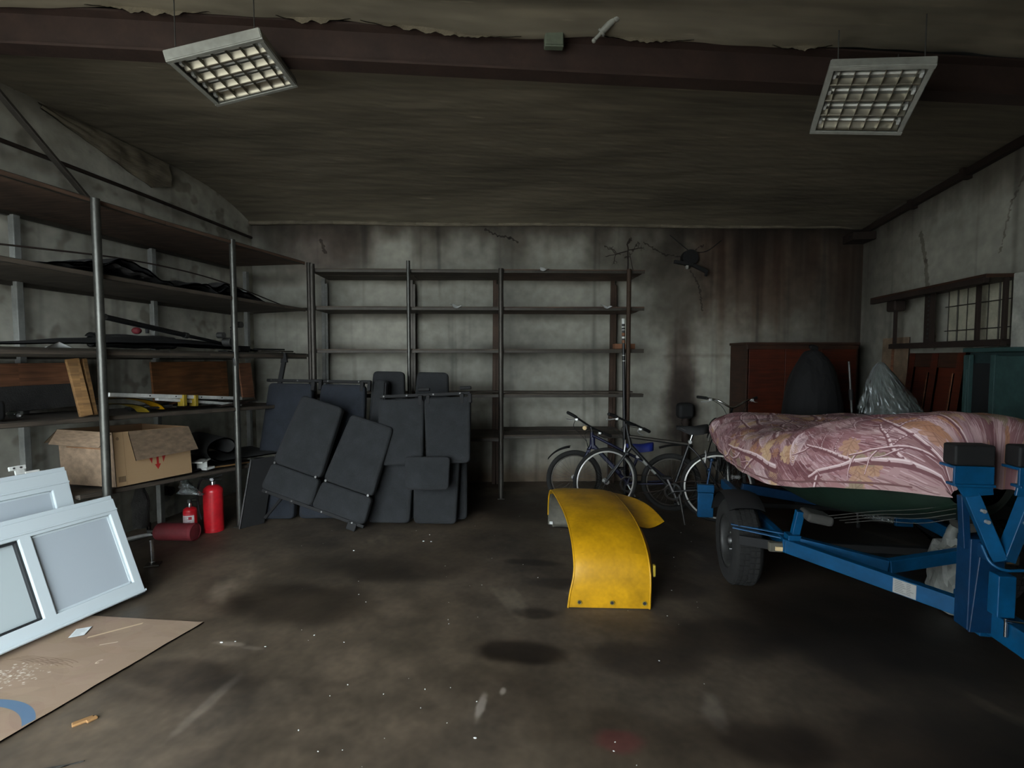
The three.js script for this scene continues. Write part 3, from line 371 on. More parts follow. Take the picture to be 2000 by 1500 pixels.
{ const t = thing('rubber_mat', 'flat dark rubber mat under the rolled mat on the bottom shelf', 'mat', [-3.75, board5(4.35), 4.3]); rpart(t, 'mat', sheet((u, v) => { const d = mix(3.86, 4.75, u), x = mix(-4.05, -3.4, v); return P(x, board5(d) + 0.006 + 0.012 * sm(0.8, 1, v) * Math.sin(u * 9) ** 2 + (x < -3.7 ? 0.09 * sm(-3.72, -4.0, x) * Math.sin(u * 3.1) : 0), d); }, 20, 12, 0.008), M.felt); }
{ const t = thing('plastic_corner', 'small white plastic bracket beside the cardboard box on the bottom shelf', 'bracket', [-3.4, board5(4.0), 4.0]); const h = board5(4.0) + 0.01; rpart(t, 'plate', [at(box(0.09, 0.012, 0.16).rotateY(0.3), -3.4, h + 0.085, -3.97), at(box(0.085, 0.07, 0.012).rotateY(0.3), -3.41, h + 0.05, -3.99), at(box(0.06, 0.02, 0.1), -3.38, h + 0.012, -4.02)], M.white); rpart(t, 'screw', [at(new THREE.SphereGeometry(0.008, 8, 6), -3.37, h + 0.095, -3.99)], M.steel); }
{ const t = thing('wood_lath', 'thin pale wooden lath lying along the bottom shelf edge', 'lath', [-3.42, board5(4.4), 4.4]); rpart(t, 'lath', bar(P(-3.38, board5(4.0) + 0.016, 4.05), P(-3.36, board5(4.85) + 0.016, 4.75), 0.03, 0.014), M.wood); }
// ---------------------------------------------------------------- white window sashes, cardboard on the floor, fire extinguishers
// a sash built in its own axes (x along, y up, z = front) from a list of openings [x0, x1, y0, y1, kind]
function sash(t, W, H, th, opens) {
  const s = new THREE.Shape([[0, 0], [W, 0], [W, H], [0, H]].map(([x, y]) => new THREE.Vector2(x, y)));
  for (const [a, b, c, d] of opens) s.holes.push(new THREE.Path([[a, c], [a, d], [b, d], [b, c]].map(([x, y]) => new THREE.Vector2(x, y))));
  part(t, 'frame', poly(s, th, 0.004, 2), M.upvc);
  part(t, 'rebate', [at(box(W, 0.012, th + 0.012, 0.002), W / 2, H - 0.075, th / 2), at(box(W, 0.03, th * 0.6, 0.003), W / 2, H + 0.012, th / 2)], M.upvc);
  for (const [a, b, c, d, kind] of opens) {
    const w = b - a, h = d - c, mx = (a + b) / 2, my = (c + d) / 2;
    for (const [x, y, bw, bh] of [[a + 0.007, my, 0.014, h], [b - 0.007, my, 0.014, h], [mx, c + 0.007, w, 0.014], [mx, d - 0.007, w, 0.014]]) part(t, kind === 'glass' ? 'gasket' : 'bead', at(box(bw, bh, th * 0.5, 0.002), x, y, th * 0.45), kind === 'glass' ? M.gasket : M.upvc);
    part(t, kind === 'glass' ? 'pane' : 'infill_panel', at(box(w - 0.02, h - 0.02, kind === 'glass' ? 0.006 : 0.02, 0.002), mx, my, kind === 'glass' ? th * 0.25 : th * 0.5), kind === 'glass' ? M.milky : M.upvcIn);
  }
}
// place own axes: origin, along, up
function place(t, o, along, upv) { const x = along.clone().normalize(), z = x.clone().cross(upv).normalize(), y = z.clone().cross(x); t.quaternion.setFromRotationMatrix(new THREE.Matrix4().makeBasis(x, y, z)); t.position.copy(o); }
{
  const B = P(-3.0, 0.012, 2.926), along = P(-3.123, 0, 2.191).sub(P(-3.007, 0, 2.926)), upv = P(-3.262, 0.60, 2.97).sub(B);
  const t = thing('window_sash', 'large white plastic window sash lying on its side against the shelving post', 'window', [0, 0, 0]);
  // x runs towards the camera from the far lower corner
  place(t, B, along.negate(), upv); t.position.add(along.clone().normalize().multiplyScalar(-1.25));
  const W = 1.25; sash(t, W, 0.665, 0.06, [[W - 0.49, W - 0.05, 0.088, 0.565, 'panel'], [0.12, W - 0.55, 0.09, 0.565, 'glass']]);
  part(t, 'drip_edge', at(box(W, 0.014, 0.02, 0.002), W / 2, 0.012, 0.066), M.upvc); part(t, 'corner_foot', at(box(0.05, 0.012, 0.05, 0.002), W - 0.03, -0.003, 0.03), M.gasket);
}
{
  const t = thing('window_sash', 'smaller white window sash with a metal hinge, standing behind the large sash', 'window', [0, 0, 0]);
  const o = P(-3.40, 0.006, 1.62), along = P(-3.20, 0.0, 2.79).sub(P(-3.385, 0, 1.62)), upv = P(-3.645, 0.86, 1.6).sub(P(-3.385, 0, 1.62));
  place(t, o, along, upv); const W = along.length(); sash(t, W, 0.875, 0.05, [[0.1, W - 0.1, 0.12, 0.765, 'panel']]);
  t.children[0].name = 'frame'; part(t, 'hinge', [at(box(0.085, 0.026, 0.016, 0.003), W - 0.24, 0.945, 0.03), at(box(0.05, 0.06, 0.012, 0.003), W - 0.23, 0.91, 0.026), at(box(0.075, 0.02, 0.012, 0.003), W - 0.17, 0.905, 0.03)], M.white); for (const k of [-0.02, 0.015]) part(t, 'screw', cyl(new V3(W - 0.24 + k, 0.945, 0.037), new V3(W - 0.24 + k, 0.945, 0.0405), 0.006), M.steel);
}
{
  const t = thing('cardboard_sheet', 'flattened brown cardboard sheet on the floor in front of the white sash', 'cardboard', [-2.9, 0, 2.0]);
  const cv = document.createElement('canvas'); cv.width = 1024; cv.height = 1024; const x = cv.getContext('2d'); x.fillStyle = '#937d69'; x.fillRect(0, 0, 1024, 1024);
  for (let i = 0; i < 260; i++) { x.fillStyle = `rgba(${['70,48,32', '205,180,150', '95,72,55', '120,85,70'][i % 4]},${rr(0.02, 0.06)})`; x.beginPath(); x.ellipse(rnd() * 1024, rnd() * 1024, rr(20, 160), rr(6, 40), rr(-0.4, 0.4), 0, 6.3); x.fill(); }
  // u = 0 at the wall side, 1 at the free edge; v = 0 near, 1 far
  const px = (u, d) => [u * 1024, (1 - (d - 1.2) / 1.45) * 1024];
  x.strokeStyle = 'rgba(212,186,150,.75)'; x.lineWidth = 14; x.beginPath(); x.moveTo(...px(0.44, 2.42)); x.lineTo(...px(0.62, 2.6)); x.stroke();
  x.strokeStyle = 'rgba(74,108,142,.85)'; x.lineWidth = 34; x.beginPath(); x.moveTo(...px(0.5, 1.86)); x.quadraticCurveTo(...px(0.78, 1.92), ...px(0.985, 1.78)); x.stroke();
  for (let i = 0; i < 240; i++) { const u = clamp(0.42 + 0.2 * (rnd() + rnd() - 1)), d = 2.06 + 0.12 * (rnd() + rnd() - 1) + (u - 0.42) * 0.15; x.fillStyle = `rgba(235,228,215,${rr(0.15, 0.75)})`; const [a, b] = px(u, d); x.beginPath(); x.ellipse(a, b, rr(1, 9), rr(1, 3.5), -0.2, 0, 6.3); x.fill(); }
  x.strokeStyle = 'rgba(88,66,50,.35)'; x.lineWidth = 3; for (let i = 0; i < 16; i++) { x.beginPath(); const [a, b] = px(0.2 + 0.02 * i, 2.18 + 0.01 * (i % 5)); x.moveTo(a, b); x.quadraticCurveTo(a + 90, b - 8, a + 190, b + 14); x.stroke(); }
  x.strokeStyle = 'rgba(225,205,180,.8)'; x.lineWidth = 5; x.beginPath(); x.arc(...px(0.78, 2.22), 11, 0.5, 5); x.stroke(); x.beginPath(); x.moveTo(...px(0.6, 2.36)); x.lineTo(...px(0.68, 2.4)); x.stroke();
  const ct = new THREE.CanvasTexture(cv); ct.colorSpace = THREE.SRGBColorSpace;
  const q = (u, v) => { const d = 1.2 + 1.45 * v, e = mix(-2.47, -2.305, (d - 1.2) / 1.45) + 0.006 * nz(d * 9, 1); return P(mix(-3.22, e, u), 0.005 + 0.006 * sm(0.97, 1, u) * (0.5 + nz(d * 3, 2)) + 0.001, d - 0.03 * (1 - u) * v + 0.02 * u * v); };
  rpart(t, 'sheet', sheet(q, 30, 60, 0.006), mat(new THREE.Color(1, 1, 1), 0.9, { map: ct }), { keepUv: true });
}
{ const t = thing('paper_note', 'small white printed paper lying on the brown cardboard sheet', 'paper', [-2.92, 0.011, 2.45], 0.5);
  const cv = document.createElement('canvas'); cv.width = 128; cv.height = 160; const x = cv.getContext('2d'); x.fillStyle = '#d8dcdc'; x.fillRect(0, 0, 128, 160); x.fillStyle = 'rgba(120,128,132,.55)'; for (let i = 0; i < 12; i++) x.fillRect(14, 18 + i * 11, 60 + 40 * rnd(), 4);
  const ct = new THREE.CanvasTexture(cv); ct.colorSpace = THREE.SRGBColorSpace; part(t, 'page', sheet((u, v) => new V3((u - 0.5) * 0.075, 0.001 + 0.003 * u * u, (0.5 - v) * 0.1), 6, 6, 0.0008), mat(new THREE.Color(1, 1, 1), 0.85, { map: ct }), { keepUv: true }); }
{ const t = thing('wood_chip', 'pale split wood chip on the floor beside the cardboard sheet', 'wood chip', [-2.2, 0, 1.84], 0.9); part(t, 'chip', [box(0.075, 0.012, 0.028, 0.004).translate(0, 0.0065, 0), box(0.04, 0.012, 0.02, 0.004).rotateY(0.3).translate(0.03, 0.007, 0.012)], M.wood); }
{ const t = thing('fabric_strip', 'grey worn strip of cloth on the floor at the near end of the cardboard', 'cloth', [-2.1, 0, 1.62], 0); rpart(t, 'strip', sheet((u, v) => P(mix(-2.2, -1.98, u), 0.004 + 0.003 * nz(u * 9, v * 2), 1.55 + 0.12 * u * u + 0.016 * (v - 0.5) * (1 - u * 0.7) + 0.02 * Math.sin(u * 4)), 24, 3, 0.003), M.greyPad); }
function extinguisher(t, H, R, pressure) {
  part(t, 'cylinder', lathe([[0.001, 0.004], [R * 0.9, 0.004], [R * 0.96, 0.02], [R, 0.035], [R, H * 0.86], [R * 0.93, H * 0.92], [R * 0.62, H * 0.975], [R * 0.3, H], [0.001, H]], 32), pressure.body); part(t, 'foot_ring', lathe([[R * 1.015, 0], [R * 1.02, 0.03], [R * 0.98, 0.035], [R * 0.94, 0]], 32), pressure.body);
  part(t, 'neck', lathe([[R * 0.3, H - 0.01], [R * 0.3, H + 0.025], [R * 0.2, H + 0.03], [R * 0.2, H + 0.045], [0.001, H + 0.045]], 20), M.chrome); part(t, 'valve', [at(box(0.03, 0.035, 0.03, 0.005), 0, H + 0.05, 0)], M.steel);
  part(t, 'handle', [bar(new V3(-0.01, H + 0.062, 0), new V3(0.085, H + 0.085, 0), 0.022, 0.008), bar(new V3(-0.01, H + 0.045, 0), new V3(0.08, H + 0.045, 0), 0.022, 0.006)], M.black);
}
{ const t = thing('fire_extinguisher', 'tall red fire extinguisher standing under the bottom left shelf', 'extinguisher', [-3.46, 0, 4.17], 0.4); extinguisher(t, 0.43, 0.083, { body: M.red });
  part(t, 'hose', tube([new V3(-0.015, 0.475, 0), new V3(-0.08, 0.49, 0.02), new V3(-0.115, 0.4, 0.03), new V3(-0.11, 0.2, 0.03), new V3(-0.095, 0.12, 0.02)], 0.009, 40, 8), M.black); part(t, 'gauge', cyl(new V3(0, 0.48, 0.015), new V3(0, 0.48, 0.03), 0.016), M.chrome); }
{ const t = thing('fire_extinguisher', 'small red fire extinguisher with a white label in front of the tall one', 'extinguisher', [-3.6, 0, 4.05], 0.2); extinguisher(t, 0.25, 0.056, { body: M.red });
  const cv = document.createElement('canvas'); cv.width = 256; cv.height = 256; const x = cv.getContext('2d'); x.fillStyle = '#e2dcda'; x.fillRect(0, 0, 256, 256); x.fillStyle = '#c43c48'; x.fillRect(0, 0, 256, 34); x.fillStyle = 'rgba(130,60,66,.8)'; for (let i = 0; i < 9; i++) x.fillRect(30, 56 + i * 20, 90 + 90 * rnd(), 7); x.fillStyle = '#b8323e'; x.fillRect(150, 60, 60, 60);
  const ct = new THREE.CanvasTexture(cv); ct.colorSpace = THREE.SRGBColorSpace; part(t, 'label', new THREE.CylinderGeometry(0.0567, 0.0567, 0.11, 24, 1, true, -0.9, 2.0).translate(0, 0.14, 0), mat(new THREE.Color(1, 1, 1), 0.5, { map: ct }), { keepUv: true, label: 'white label' }); }
{ const t = thing('fire_extinguisher', 'dull red fire extinguisher lying on its side on the floor', 'extinguisher', [-3.42, 0.078, 3.9]); t.rotation.set(0, 0.12, Math.PI / 2); extinguisher(t, 0.36, 0.075, { body: M.redDull }); }
{ const t = thing('pipe', 'dirty white bent pipe lying on the floor beside the fallen extinguisher', 'pipe', [-3.95, 0, 3.7]); rpart(t, 'pipe', tube([P(-4.1, 0.03, 3.35), P(-3.98, 0.045, 3.62), P(-3.9, 0.035, 3.86), P(-3.86, 0.02, 3.95)], 0.014, 24, 8), M.white); rpart(t, 'pipe_end', tube([P(-3.98, 0.02, 3.7), P(-3.9, 0.02, 3.9)], 0.012, 8, 8), M.postPale); }
{ const t = thing('steel_leg', 'short chrome tube leg on a small square base plate under the shelf', 'leg', [-3.34, 0, 3.38]); part(t, 'base_plate', at(box(0.1, 0.012, 0.09, 0.003).rotateY(0.5), 0, 0.0065, 0), M.rail); part(t, 'tube', [cyl(new V3(0, 0.012, 0), new V3(-0.01, 0.2, 0), 0.014, 18), cyl(new V3(0, 0.012, 0), new V3(0, 0.03, 0), 0.022, 18)], M.chrome); }
{ const t = thing('cloth_rag', 'grey rag hanging from the bottom left shelf behind the steel leg', 'cloth', [-3.5, 0.35, 3.55]); rpart(t, 'rag', sheet((u, v) => { const a = u * 6.28, r = 0.02 + 0.04 * sm(0, 0.5, v) * (1 - 0.25 * v); return P(-3.55 + r * Math.cos(a) * 1.1 + 0.01 * nz(v * 5, u * 3), mix(0.615, 0.25, v), 3.5 + r * Math.sin(a) * (1 + 0.4 * nz(u * 5, v * 3))); }, 24, 18, 0.004), M.felt); rpart(t, 'tie', tube([P(-3.55, 0.6, 3.5), P(-3.5, 0.64, 3.48), P(-3.45, 0.64, 3.46)], 0.006, 10, 6), M.felt); }
{ const t = thing('plastic_bag', 'clear crumpled plastic bag hanging under the bottom left shelf', 'bag', [-3.5, 0.4, 3.9]); rpart(t, 'film', sheet((u, v) => { const a = u * 6.28, r = 0.012 + 0.085 * Math.pow(v, 0.8); return P(-3.55 + r * Math.cos(a) * (1 + 0.5 * nz(u * 6, v * 6)) + 0.05 * v, mix(0.53, 0.39, v) - 0.03 * Math.sin(a), 3.95 + r * Math.sin(a) * (1 + 0.5 * nz(u * 6, v * 6, 3))); }, 40, 16, 0.001), M.film); }
{ const t = thing('wall_pipe', 'black pipe stub in the left wall under the bottom shelf', 'pipe', [XL, 0.2, 4.4]); rpart(t, 'stub', [cyl(P(XL, 0.28, 4.4), P(XL + 0.09, 0.28, 4.4), 0.045, 18)], M.black); rpart(t, 'collar', cyl(P(XL, 0.22, 4.41), P(XL + 0.03, 0.22, 4.41), 0.05, 18), M.postPale); }
{ const t = thing('black_sheet', 'thin black sheet leaning beside the second front post', 'panel', [-3.2, 0, 4.4]); const a = P(-3.245, 0.004, 4.225), b = P(-3.13, 0.004, 4.42); rpart(t, 'panel', sheet((u, v) => a.clone().lerp(b, u).add(new V3(0.0 + 0.02 * v, 0.62 * v, -0.16 * v)), 2, 2, 0.012), M.black); rpart(t, 'edge_strip', bar(a.clone().add(new V3(0.004, 0, 0.006)), a.clone().add(new V3(0.024, 0.62, -0.155)), 0.016, 0.012), M.steel); }

// ---------------------------------------------------------------- pile of dark vehicle seat backs
// own axes: x right, y up along the panels, z front; w = panel width, h = height, gap between
function seatUnit(label, pos, turn, lean, roll, w, h, gap, m, opt = {}) {
  const t = thing('seat_back', label, 'seat', pos); t.rotation.set(0, 0, 0); t.rotation.order = 'YXZ'; t.rotation.set(-lean, turn, roll); const th = 0.085;
  [-1, 1].forEach((s, i) => {
    if (opt.only !== undefined && opt.only !== i) return;
    const x = s * (w + gap) / 2, dh = opt.dh?.[i] ?? 0, y0 = opt.flap ? 0.27 : 0.02;
    const pad = part(t, 'pad', poly(rrect(w, h - y0 - 0.02 + dh, 0.055, opt.taper ?? 0.012), th, 0.022, 4, 8).translate(x, y0, -th / 2), m);
    part(pad, 'seam', tube([...new THREE.Path(rrect(w - 0.05, h - y0 - 0.07 + dh, 0.045, opt.taper ?? 0.012).getPoints(6)).getPoints().map((p) => new V3(p.x + x, p.y + y0 + 0.025, th / 2 - 0.002))], 0.0035, 90, 5, true), M.black);
    if (opt.flap) { part(t, 'lower_pad', poly(rrect(w + 0.03, 0.255, 0.05, 0.01), th * 0.95, 0.022, 4, 8).translate(x, 0.01, -th / 2 + 0.004), m); for (const k of [-1, 1]) part(t, 'hinge_pin', cyl(new V3(x + k * w * 0.43, 0.275, th / 2 - 0.02), new V3(x + k * w * 0.43, 0.275, th / 2 + 0.012), 0.011), M.steel); }
  });
  const W = 2 * w + gap, yb = opt.barTop ? h + 0.012 : -0.008;
  if (opt.bar !== false) {
    part(t, 'crossbar', at(box(W + 0.02, 0.03, 0.035, 0.004), 0, yb, -0.01), M.latch);
    for (const k of [-0.46, -0.2, 0.1, 0.4]) part(t, 'bolt', cyl(new V3(k * W, yb, 0.006), new V3(k * W, yb, 0.016), 0.008, 10), M.steel);
    if (opt.barTop) for (const [x, hh] of [[gap * 0 + 0.0, 0.075], [W / 2 - 0.03, 0.1]]) { part(t, 'latch', [at(box(0.04, 0.1, 0.05, 0.008), x - 0.035, yb - 0.055, 0.02), at(box(0.035, 0.09, 0.05, 0.008), x + 0.04, yb - 0.05, 0.02), at(box(0.11, 0.03, 0.045, 0.008), x, yb + (opt.latchUp ?? 0.0), 0.015)], M.latch); }
    else { part(t, 'foot_bracket', [at(box(0.09, 0.075, 0.03, 0.006), W / 2 - 0.1, yb - 0.03, 0), at(box(0.05, 0.05, 0.04, 0.006), -W / 2 + 0.3, yb - 0.005, -0.04)], M.latch); }
  }
  return t;
}
seatUnit('blue-grey seat back pair standing on the floor at the left end of the pile', [-2.86, 0.0, 4.555], 0.1, 0.2, 0.03, 0.46, 0.64, 0.05, M.carpetB, { bar: false });
seatUnit('dark seat back pair standing on the floor at the right of the pile', [-1.70, 0.0, 4.60], 0.1, 0.16, 0.0, 0.41, 0.66, 0.035, M.carpet, { bar: false, taper: -0.018 });
seatUnit('dark seat back pair standing hidden behind the right floor pair', [-1.66, 0.0, 4.74], 0.12, 0.16, 0, 0.44, 0.72, 0.03, M.carpet, { bar: false });
{ const t = seatUnit('upper left seat back pair with a black bar along its top', [-2.83, 0.585, 4.78], 0.08, 0.2, -0.015, 0.53, 0.77, 0.035, M.carpetB, { barTop: true, taper: 0.03 });
  part(t, 'upright_arm', [bar(new V3(-0.42, 0.74, -0.01), new V3(-0.40, 1.02, -0.02), 0.045, 0.03), poly([[-0.43, 0.97], [-0.36, 0.98], [-0.385, 1.075], [-0.43, 1.085]], 0.03).translate(0, 0, -0.03)], M.black); }
seatUnit('seat back pair at the top of the pile in front of the back shelving', [-1.90, 0.73, 5.06], 0.15, 0.13, -0.02, 0.39, 0.74, 0.07, M.carpet, { bar: false, taper: 0.03 });
{ const t = thing('seat_back', 'single narrow seat side panel standing between the two upper pairs', 'seat', [-2.16, 0.73, 4.88]); t.rotation.order = 'YXZ'; t.rotation.set(-0.12, -0.5, 0.02); part(t, 'pad', poly(rrect(0.2, 0.64, 0.05, 0.02), 0.09, 0.022, 3, 8).translate(0, 0, -0.045), M.carpet); part(t, 'bracket', [at(box(0.03, 0.3, 0.03), 0.1, 0.46, 0.03), at(box(0.05, 0.05, 0.05), 0.1, 0.3, 0.04)], M.blackGloss); }
seatUnit('right seat back pair with a black bar, above the right floor pair', [-1.56, 0.575, 4.58], 0.1, 0.2, 0.045, 0.415, 0.665, 0.03, M.carpet, { barTop: true, latchUp: 0.05, taper: -0.015 });
{ const t = thing('seat_back', 'small seat pad wedged between the right upper pair and the right floor pair', 'seat', [-1.50, 0.385, 4.47]); t.rotation.order = 'YXZ'; t.rotation.set(-0.17, 0.1, 0.01); part(t, 'pad', poly(rrect(0.40, 0.3, 0.04, -0.01), 0.05, 0.016, 3, 8), M.carpet); part(t, 'hem', tube([new V3(-0.18, 0.012, 0.046), new V3(0, 0.008, 0.05), new V3(0.18, 0.012, 0.046)], 0.004, 16, 6), M.black); }
{ const t = seatUnit('large tilted seat back pair leaning across the front of the pile', [-2.585, 0.2, 4.36], 0.06, 0.24, -0.29, 0.505, 0.98, 0.035, M.carpet, { flap: true, dh: [0.0, -0.03], taper: 0.03 });
  part(t, 'strut', [bar(new V3(-0.33, -0.01, -0.03), new V3(-0.36, -0.22, 0.08), 0.03, 0.016)], M.black); }

// ---------------------------------------------------------------- yellow mudguard
{
  const t = thing('yellow_mudguard', 'large curved yellow plastic vehicle mudguard standing on the floor', 'car part', [0.0, 0, 3.9]);
  const arch = (s) => { const a = s * Math.PI, c = Math.cos(a), q = Math.sin(a); return [4.0 - 0.79 * Math.sign(c) * Math.pow(Math.abs(c), 0.72), 0.485 * Math.pow(Math.max(q, 0), 0.62)]; };
  const xl = (d, h) => -0.148 - 0.17 * (d - 3.2) + 0.045 * sm(0, 0.3, h) * sm(4.5, 3.3, d), xr = (d, h) => 0.36 - 0.185 * (d - 3.22) + 0.01 * sm(0, 0.3, h);
  const S = (u, v) => { const [d, h] = arch(0.9988 * u + 0.0003); const a = xl(d, h), b = xr(d, h), e = Math.abs(v - 0.5) * 2; return P(mix(a, b, v), Math.max(h - 0.02 * Math.pow(e, 4) * sm(0.05, 0.3, h), 0.004), d + 0.06 * v * (1 - u)); };
  rpart(t, 'shell', sheet((u, v) => S(u * 0.79, v), 70, 18, 0.008), M.yellow);
  rpart(t, 'far_leg', sheet((u, v) => S(mix(0.79, 1, u), v), 18, 12, 0.008), M.greyPlastic, { label: 'grey unpainted far end' });
  rpart(t, 'edge_lip', tube(Array.from({ length: 40 }, (_, i) => S(i / 39 * 0.97, 0)), 0.0075, 80, 6), M.yellow); rpart(t, 'edge_lip', tube(Array.from({ length: 40 }, (_, i) => S(i / 39 * 0.97, 1)), 0.0075, 80, 6), M.yellow);
  // side wing
  const tip = P(0.515, 0.405, 3.79), w0 = 0.345, w1 = 0.68;
  rpart(t, 'wing', sheet((u, v) => { const p = S(mix(w0, w1, u), 0.985); const k = 1 - u, o = p.clone().lerp(tip, 1).lerp(S(w1, 1), u).add(new V3(0.06 * Math.sin(u * 3.14), 0.035 * Math.sin(u * 3.14), 0.0)); const r = p.lerp(o, v); r.y -= 0.03 * Math.sin(v * 3.14) * k; return r; }, 28, 14, 0.007), M.yellow);
  rpart(t, 'side_flange', sheet((u, v) => { const p = S(mix(0.10, 0.40, u), 1); return p.add(new V3(0.012 * v + 0.014 * Math.sin(u * 3.1) * v, -0.03 * v, -0.055 * v)); }, 24, 4, 0.006), M.yellow); rpart(t, 'clip', at(box(0.016, 0.075, 0.03, 0.003), 0.392, 0.235, -3.32), M.yellowOld);
  rpart(t, 'inner_liner', sheet((u, v) => { const p = S(mix(0.62, 0.9995, u), v * 0.9 + 0.05); p.y = Math.max(0.004, p.y - 0.03); p.z += 0.045; return p; }, 18, 8, 0.004), M.greyPlastic); rpart(t, 'sticker', at(box(0.03, 0.026, 0.003), -0.385, 0.05, -4.722), M.white);
  for (const v of [0.13, 0.535, 0.935]) { const p = S(0.012, v); rpart(t, 'fixing_hole', [cyl(P(p.x, 0.042, -p.z - 0.008), P(p.x, 0.042, -p.z + 0.004), 0.0125, 16)], M.gasket); rpart(t, 'fixing_rim', new THREE.TorusGeometry(0.013, 0.003, 6, 18).translate(p.x, 0.042, p.z + 0.008), M.yellowOld); }
}
{ // small litter nobody could count
  const g = []; for (let i = 0; i < 90; i++) { const d = 1.6 + 4 * Math.pow(rnd(), 1.2), x = rr(-2.6, 1.0) * Math.max(0.4, d / 4); g.push(new THREE.IcosahedronGeometry(rr(0.0014, 0.004), 0).scale(1.4, 0.5, 0.9).rotateY(rnd() * 6).translate(x, 0.0015, -d)); }
  for (const [x, d, s] of [[-2.05, 2.5, 0.014], [-1.98, 2.52, 0.009], [-1.78, 2.5, 0.01], [-1.95, 3.9, 0.012], [0.66, 1.62, 0.014], [-0.48, 2.02, 0.012], [-1.45, 4.2, 0.016], [-1.38, 4.2, 0.014]]) g.push(new THREE.IcosahedronGeometry(s / 2, 1).scale(1.3, 0.35, 0.8).translate(x, 0.003, -d));
  const t = part(scene, numbered('floor_litter'), g, M.paper); t.userData = { label: 'tiny pale crumbs and flakes scattered over the concrete floor', category: 'litter', kind: 'stuff' };
}
// ---------------------------------------------------------------- bicycles
// own axes: x along the bike (front at negative x), y up, z sideways; origin on the ground under the bottom bracket
function bicycle(t, o) {
  const { r, fh, rh, bb, ht, hb, st, tubeM, rimM } = o, Z = (p, z = 0) => new V3(p[0], p[1], z);
  const fr = [cyl(Z(ht), Z(hb), 0.02), cyl(Z(ht).lerp(Z(hb), 0.2), Z(st).lerp(Z(bb), 0.06), 0.015), cyl(Z(hb).lerp(Z(ht), 0.15), Z(bb), 0.019), cyl(Z(st), Z(bb), 0.016), cyl(Z(bb, -0.035), Z(bb, 0.035), 0.022)];
  for (const s of [-1, 1]) fr.push(tube([Z(bb, 0.03 * s), Z(bb, 0.045 * s).lerp(Z(rh, 0.05 * s), 0.35), Z(rh, 0.065 * s)], 0.009, 12, 8), tube([Z(st, 0.018 * s).lerp(Z(bb), 0.08), Z(st, 0.045 * s).lerp(Z(rh, 0.05 * s), 0.3), Z(rh, 0.065 * s)], 0.0075, 12, 8));
  part(t, 'frame', fr, tubeM); if (o.topChrome) part(t, 'top_tube', cyl(Z(ht).lerp(Z(hb), 0.18), Z(st).lerp(Z(bb), 0.05), 0.0165), M.postDark);
  for (const k of [0.3, 0.5]) part(t, 'frame_decal', cyl(Z(hb).lerp(Z(bb), k), Z(hb).lerp(Z(bb), k + 0.1), 0.0198), M.postPale);
  const fk = []; const cr = Z(hb).lerp(Z(fh), 0.16); fk.push(cyl(Z(hb), cr, 0.018)); for (const s of [-1, 1]) fk.push(tube([cr.clone().add(new V3(0, 0, 0.03 * s)), cr.clone().lerp(Z(fh), 0.5).add(new V3(0, 0, 0.052 * s)), Z(fh, 0.055 * s)], o.fat ? 0.016 : 0.01, 14, 8)); fk.push(at(box(0.04, 0.03, 0.11, 0.008), cr.x, cr.y, 0));
  part(t, 'fork', fk, o.forkM ?? tubeM);
  for (const [c, n] of [[fh, 0], [rh, 1]]) {
    const w = new THREE.Group(); w.name = 'wheel'; w.position.set(c[0], c[1], 0); t.add(w); if (!n && o.steer) w.rotation.y = o.steer;
    part(w, 'tyre', new THREE.TorusGeometry(r - o.tw, o.tw, 12, 72), M.tyre); part(w, 'rim', [new THREE.TorusGeometry(r - o.tw * 2 - 0.004, 0.0085, 8, 72), lathe([[r - o.tw * 2 - 0.012, -0.009], [r - o.tw * 2 + 0.004, -0.011], [r - o.tw * 2 + 0.004, 0.011], [r - o.tw * 2 - 0.012, 0.009]], 72).rotateX(Math.PI / 2)], rimM);
    const sp = []; for (let i = 0; i < 28; i++) { const a = i / 28 * 6.2832, b = a + (i % 4 < 2 ? 0.5 : -0.5), q = i % 2 ? 0.03 : -0.03; sp.push(cyl(new V3(0.02 * Math.cos(b), 0.02 * Math.sin(b), q), new V3((r - o.tw * 2 - 0.015) * Math.cos(a), (r - o.tw * 2 - 0.015) * Math.sin(a), 0), 0.0011, 5)); }
    part(w, 'spokes', sp, M.steel, { kind: 'stuff' }); part(w, 'hub', [cyl(new V3(0, 0, -0.045), new V3(0, 0, 0.045), 0.018), cyl(new V3(0, 0, 0.03), new V3(0, 0, 0.036), 0.026), cyl(new V3(0, 0, -0.036), new V3(0, 0, -0.03), 0.026)], M.alu);
    if (n) part(w, 'sprocket', cyl(new V3(0, 0, 0.04), new V3(0, 0, 0.052), 0.045, 20), M.rust);
  }
  const post = Z(st).lerp(Z(bb), -o.post); part(t, 'seat_post', cyl(Z(st), post, 0.013), M.chrome); part(t, 'seat_clamp', cyl(Z(st, -0.024), Z(st, 0.024), 0.017), M.alu);
  const sd = part(t, 'saddle', sheet((u, v) => { const w = mix(0.022, 0.085, sm(0.25, 0.9, u)) * (u > 0.8 ? Math.sqrt(Math.max(0.02, 1 - ((u - 0.8) / 0.205) ** 2)) : 1), a = (v - 0.5) * 2; return new V3(post.x + mix(-0.16, 0.13, u), post.y + 0.055 + 0.022 * sm(0.5, 1, u) - 0.045 * a * a * sm(0, 0.5, u) - 0.03 * Math.abs(a) ** 3, w * a); }, 24, 12, 0.014), o.saddleM ?? M.black); part(sd, 'rail', [-1, 1].map((s) => tube([new V3(post.x - 0.12, post.y + 0.04, 0.02 * s), new V3(post.x - 0.03, post.y + 0.006, 0.025 * s), new V3(post.x + 0.06, post.y + 0.006, 0.03 * s), new V3(post.x + 0.1, post.y + 0.04, 0.04 * s)], 0.0035, 16, 6)), M.steel);
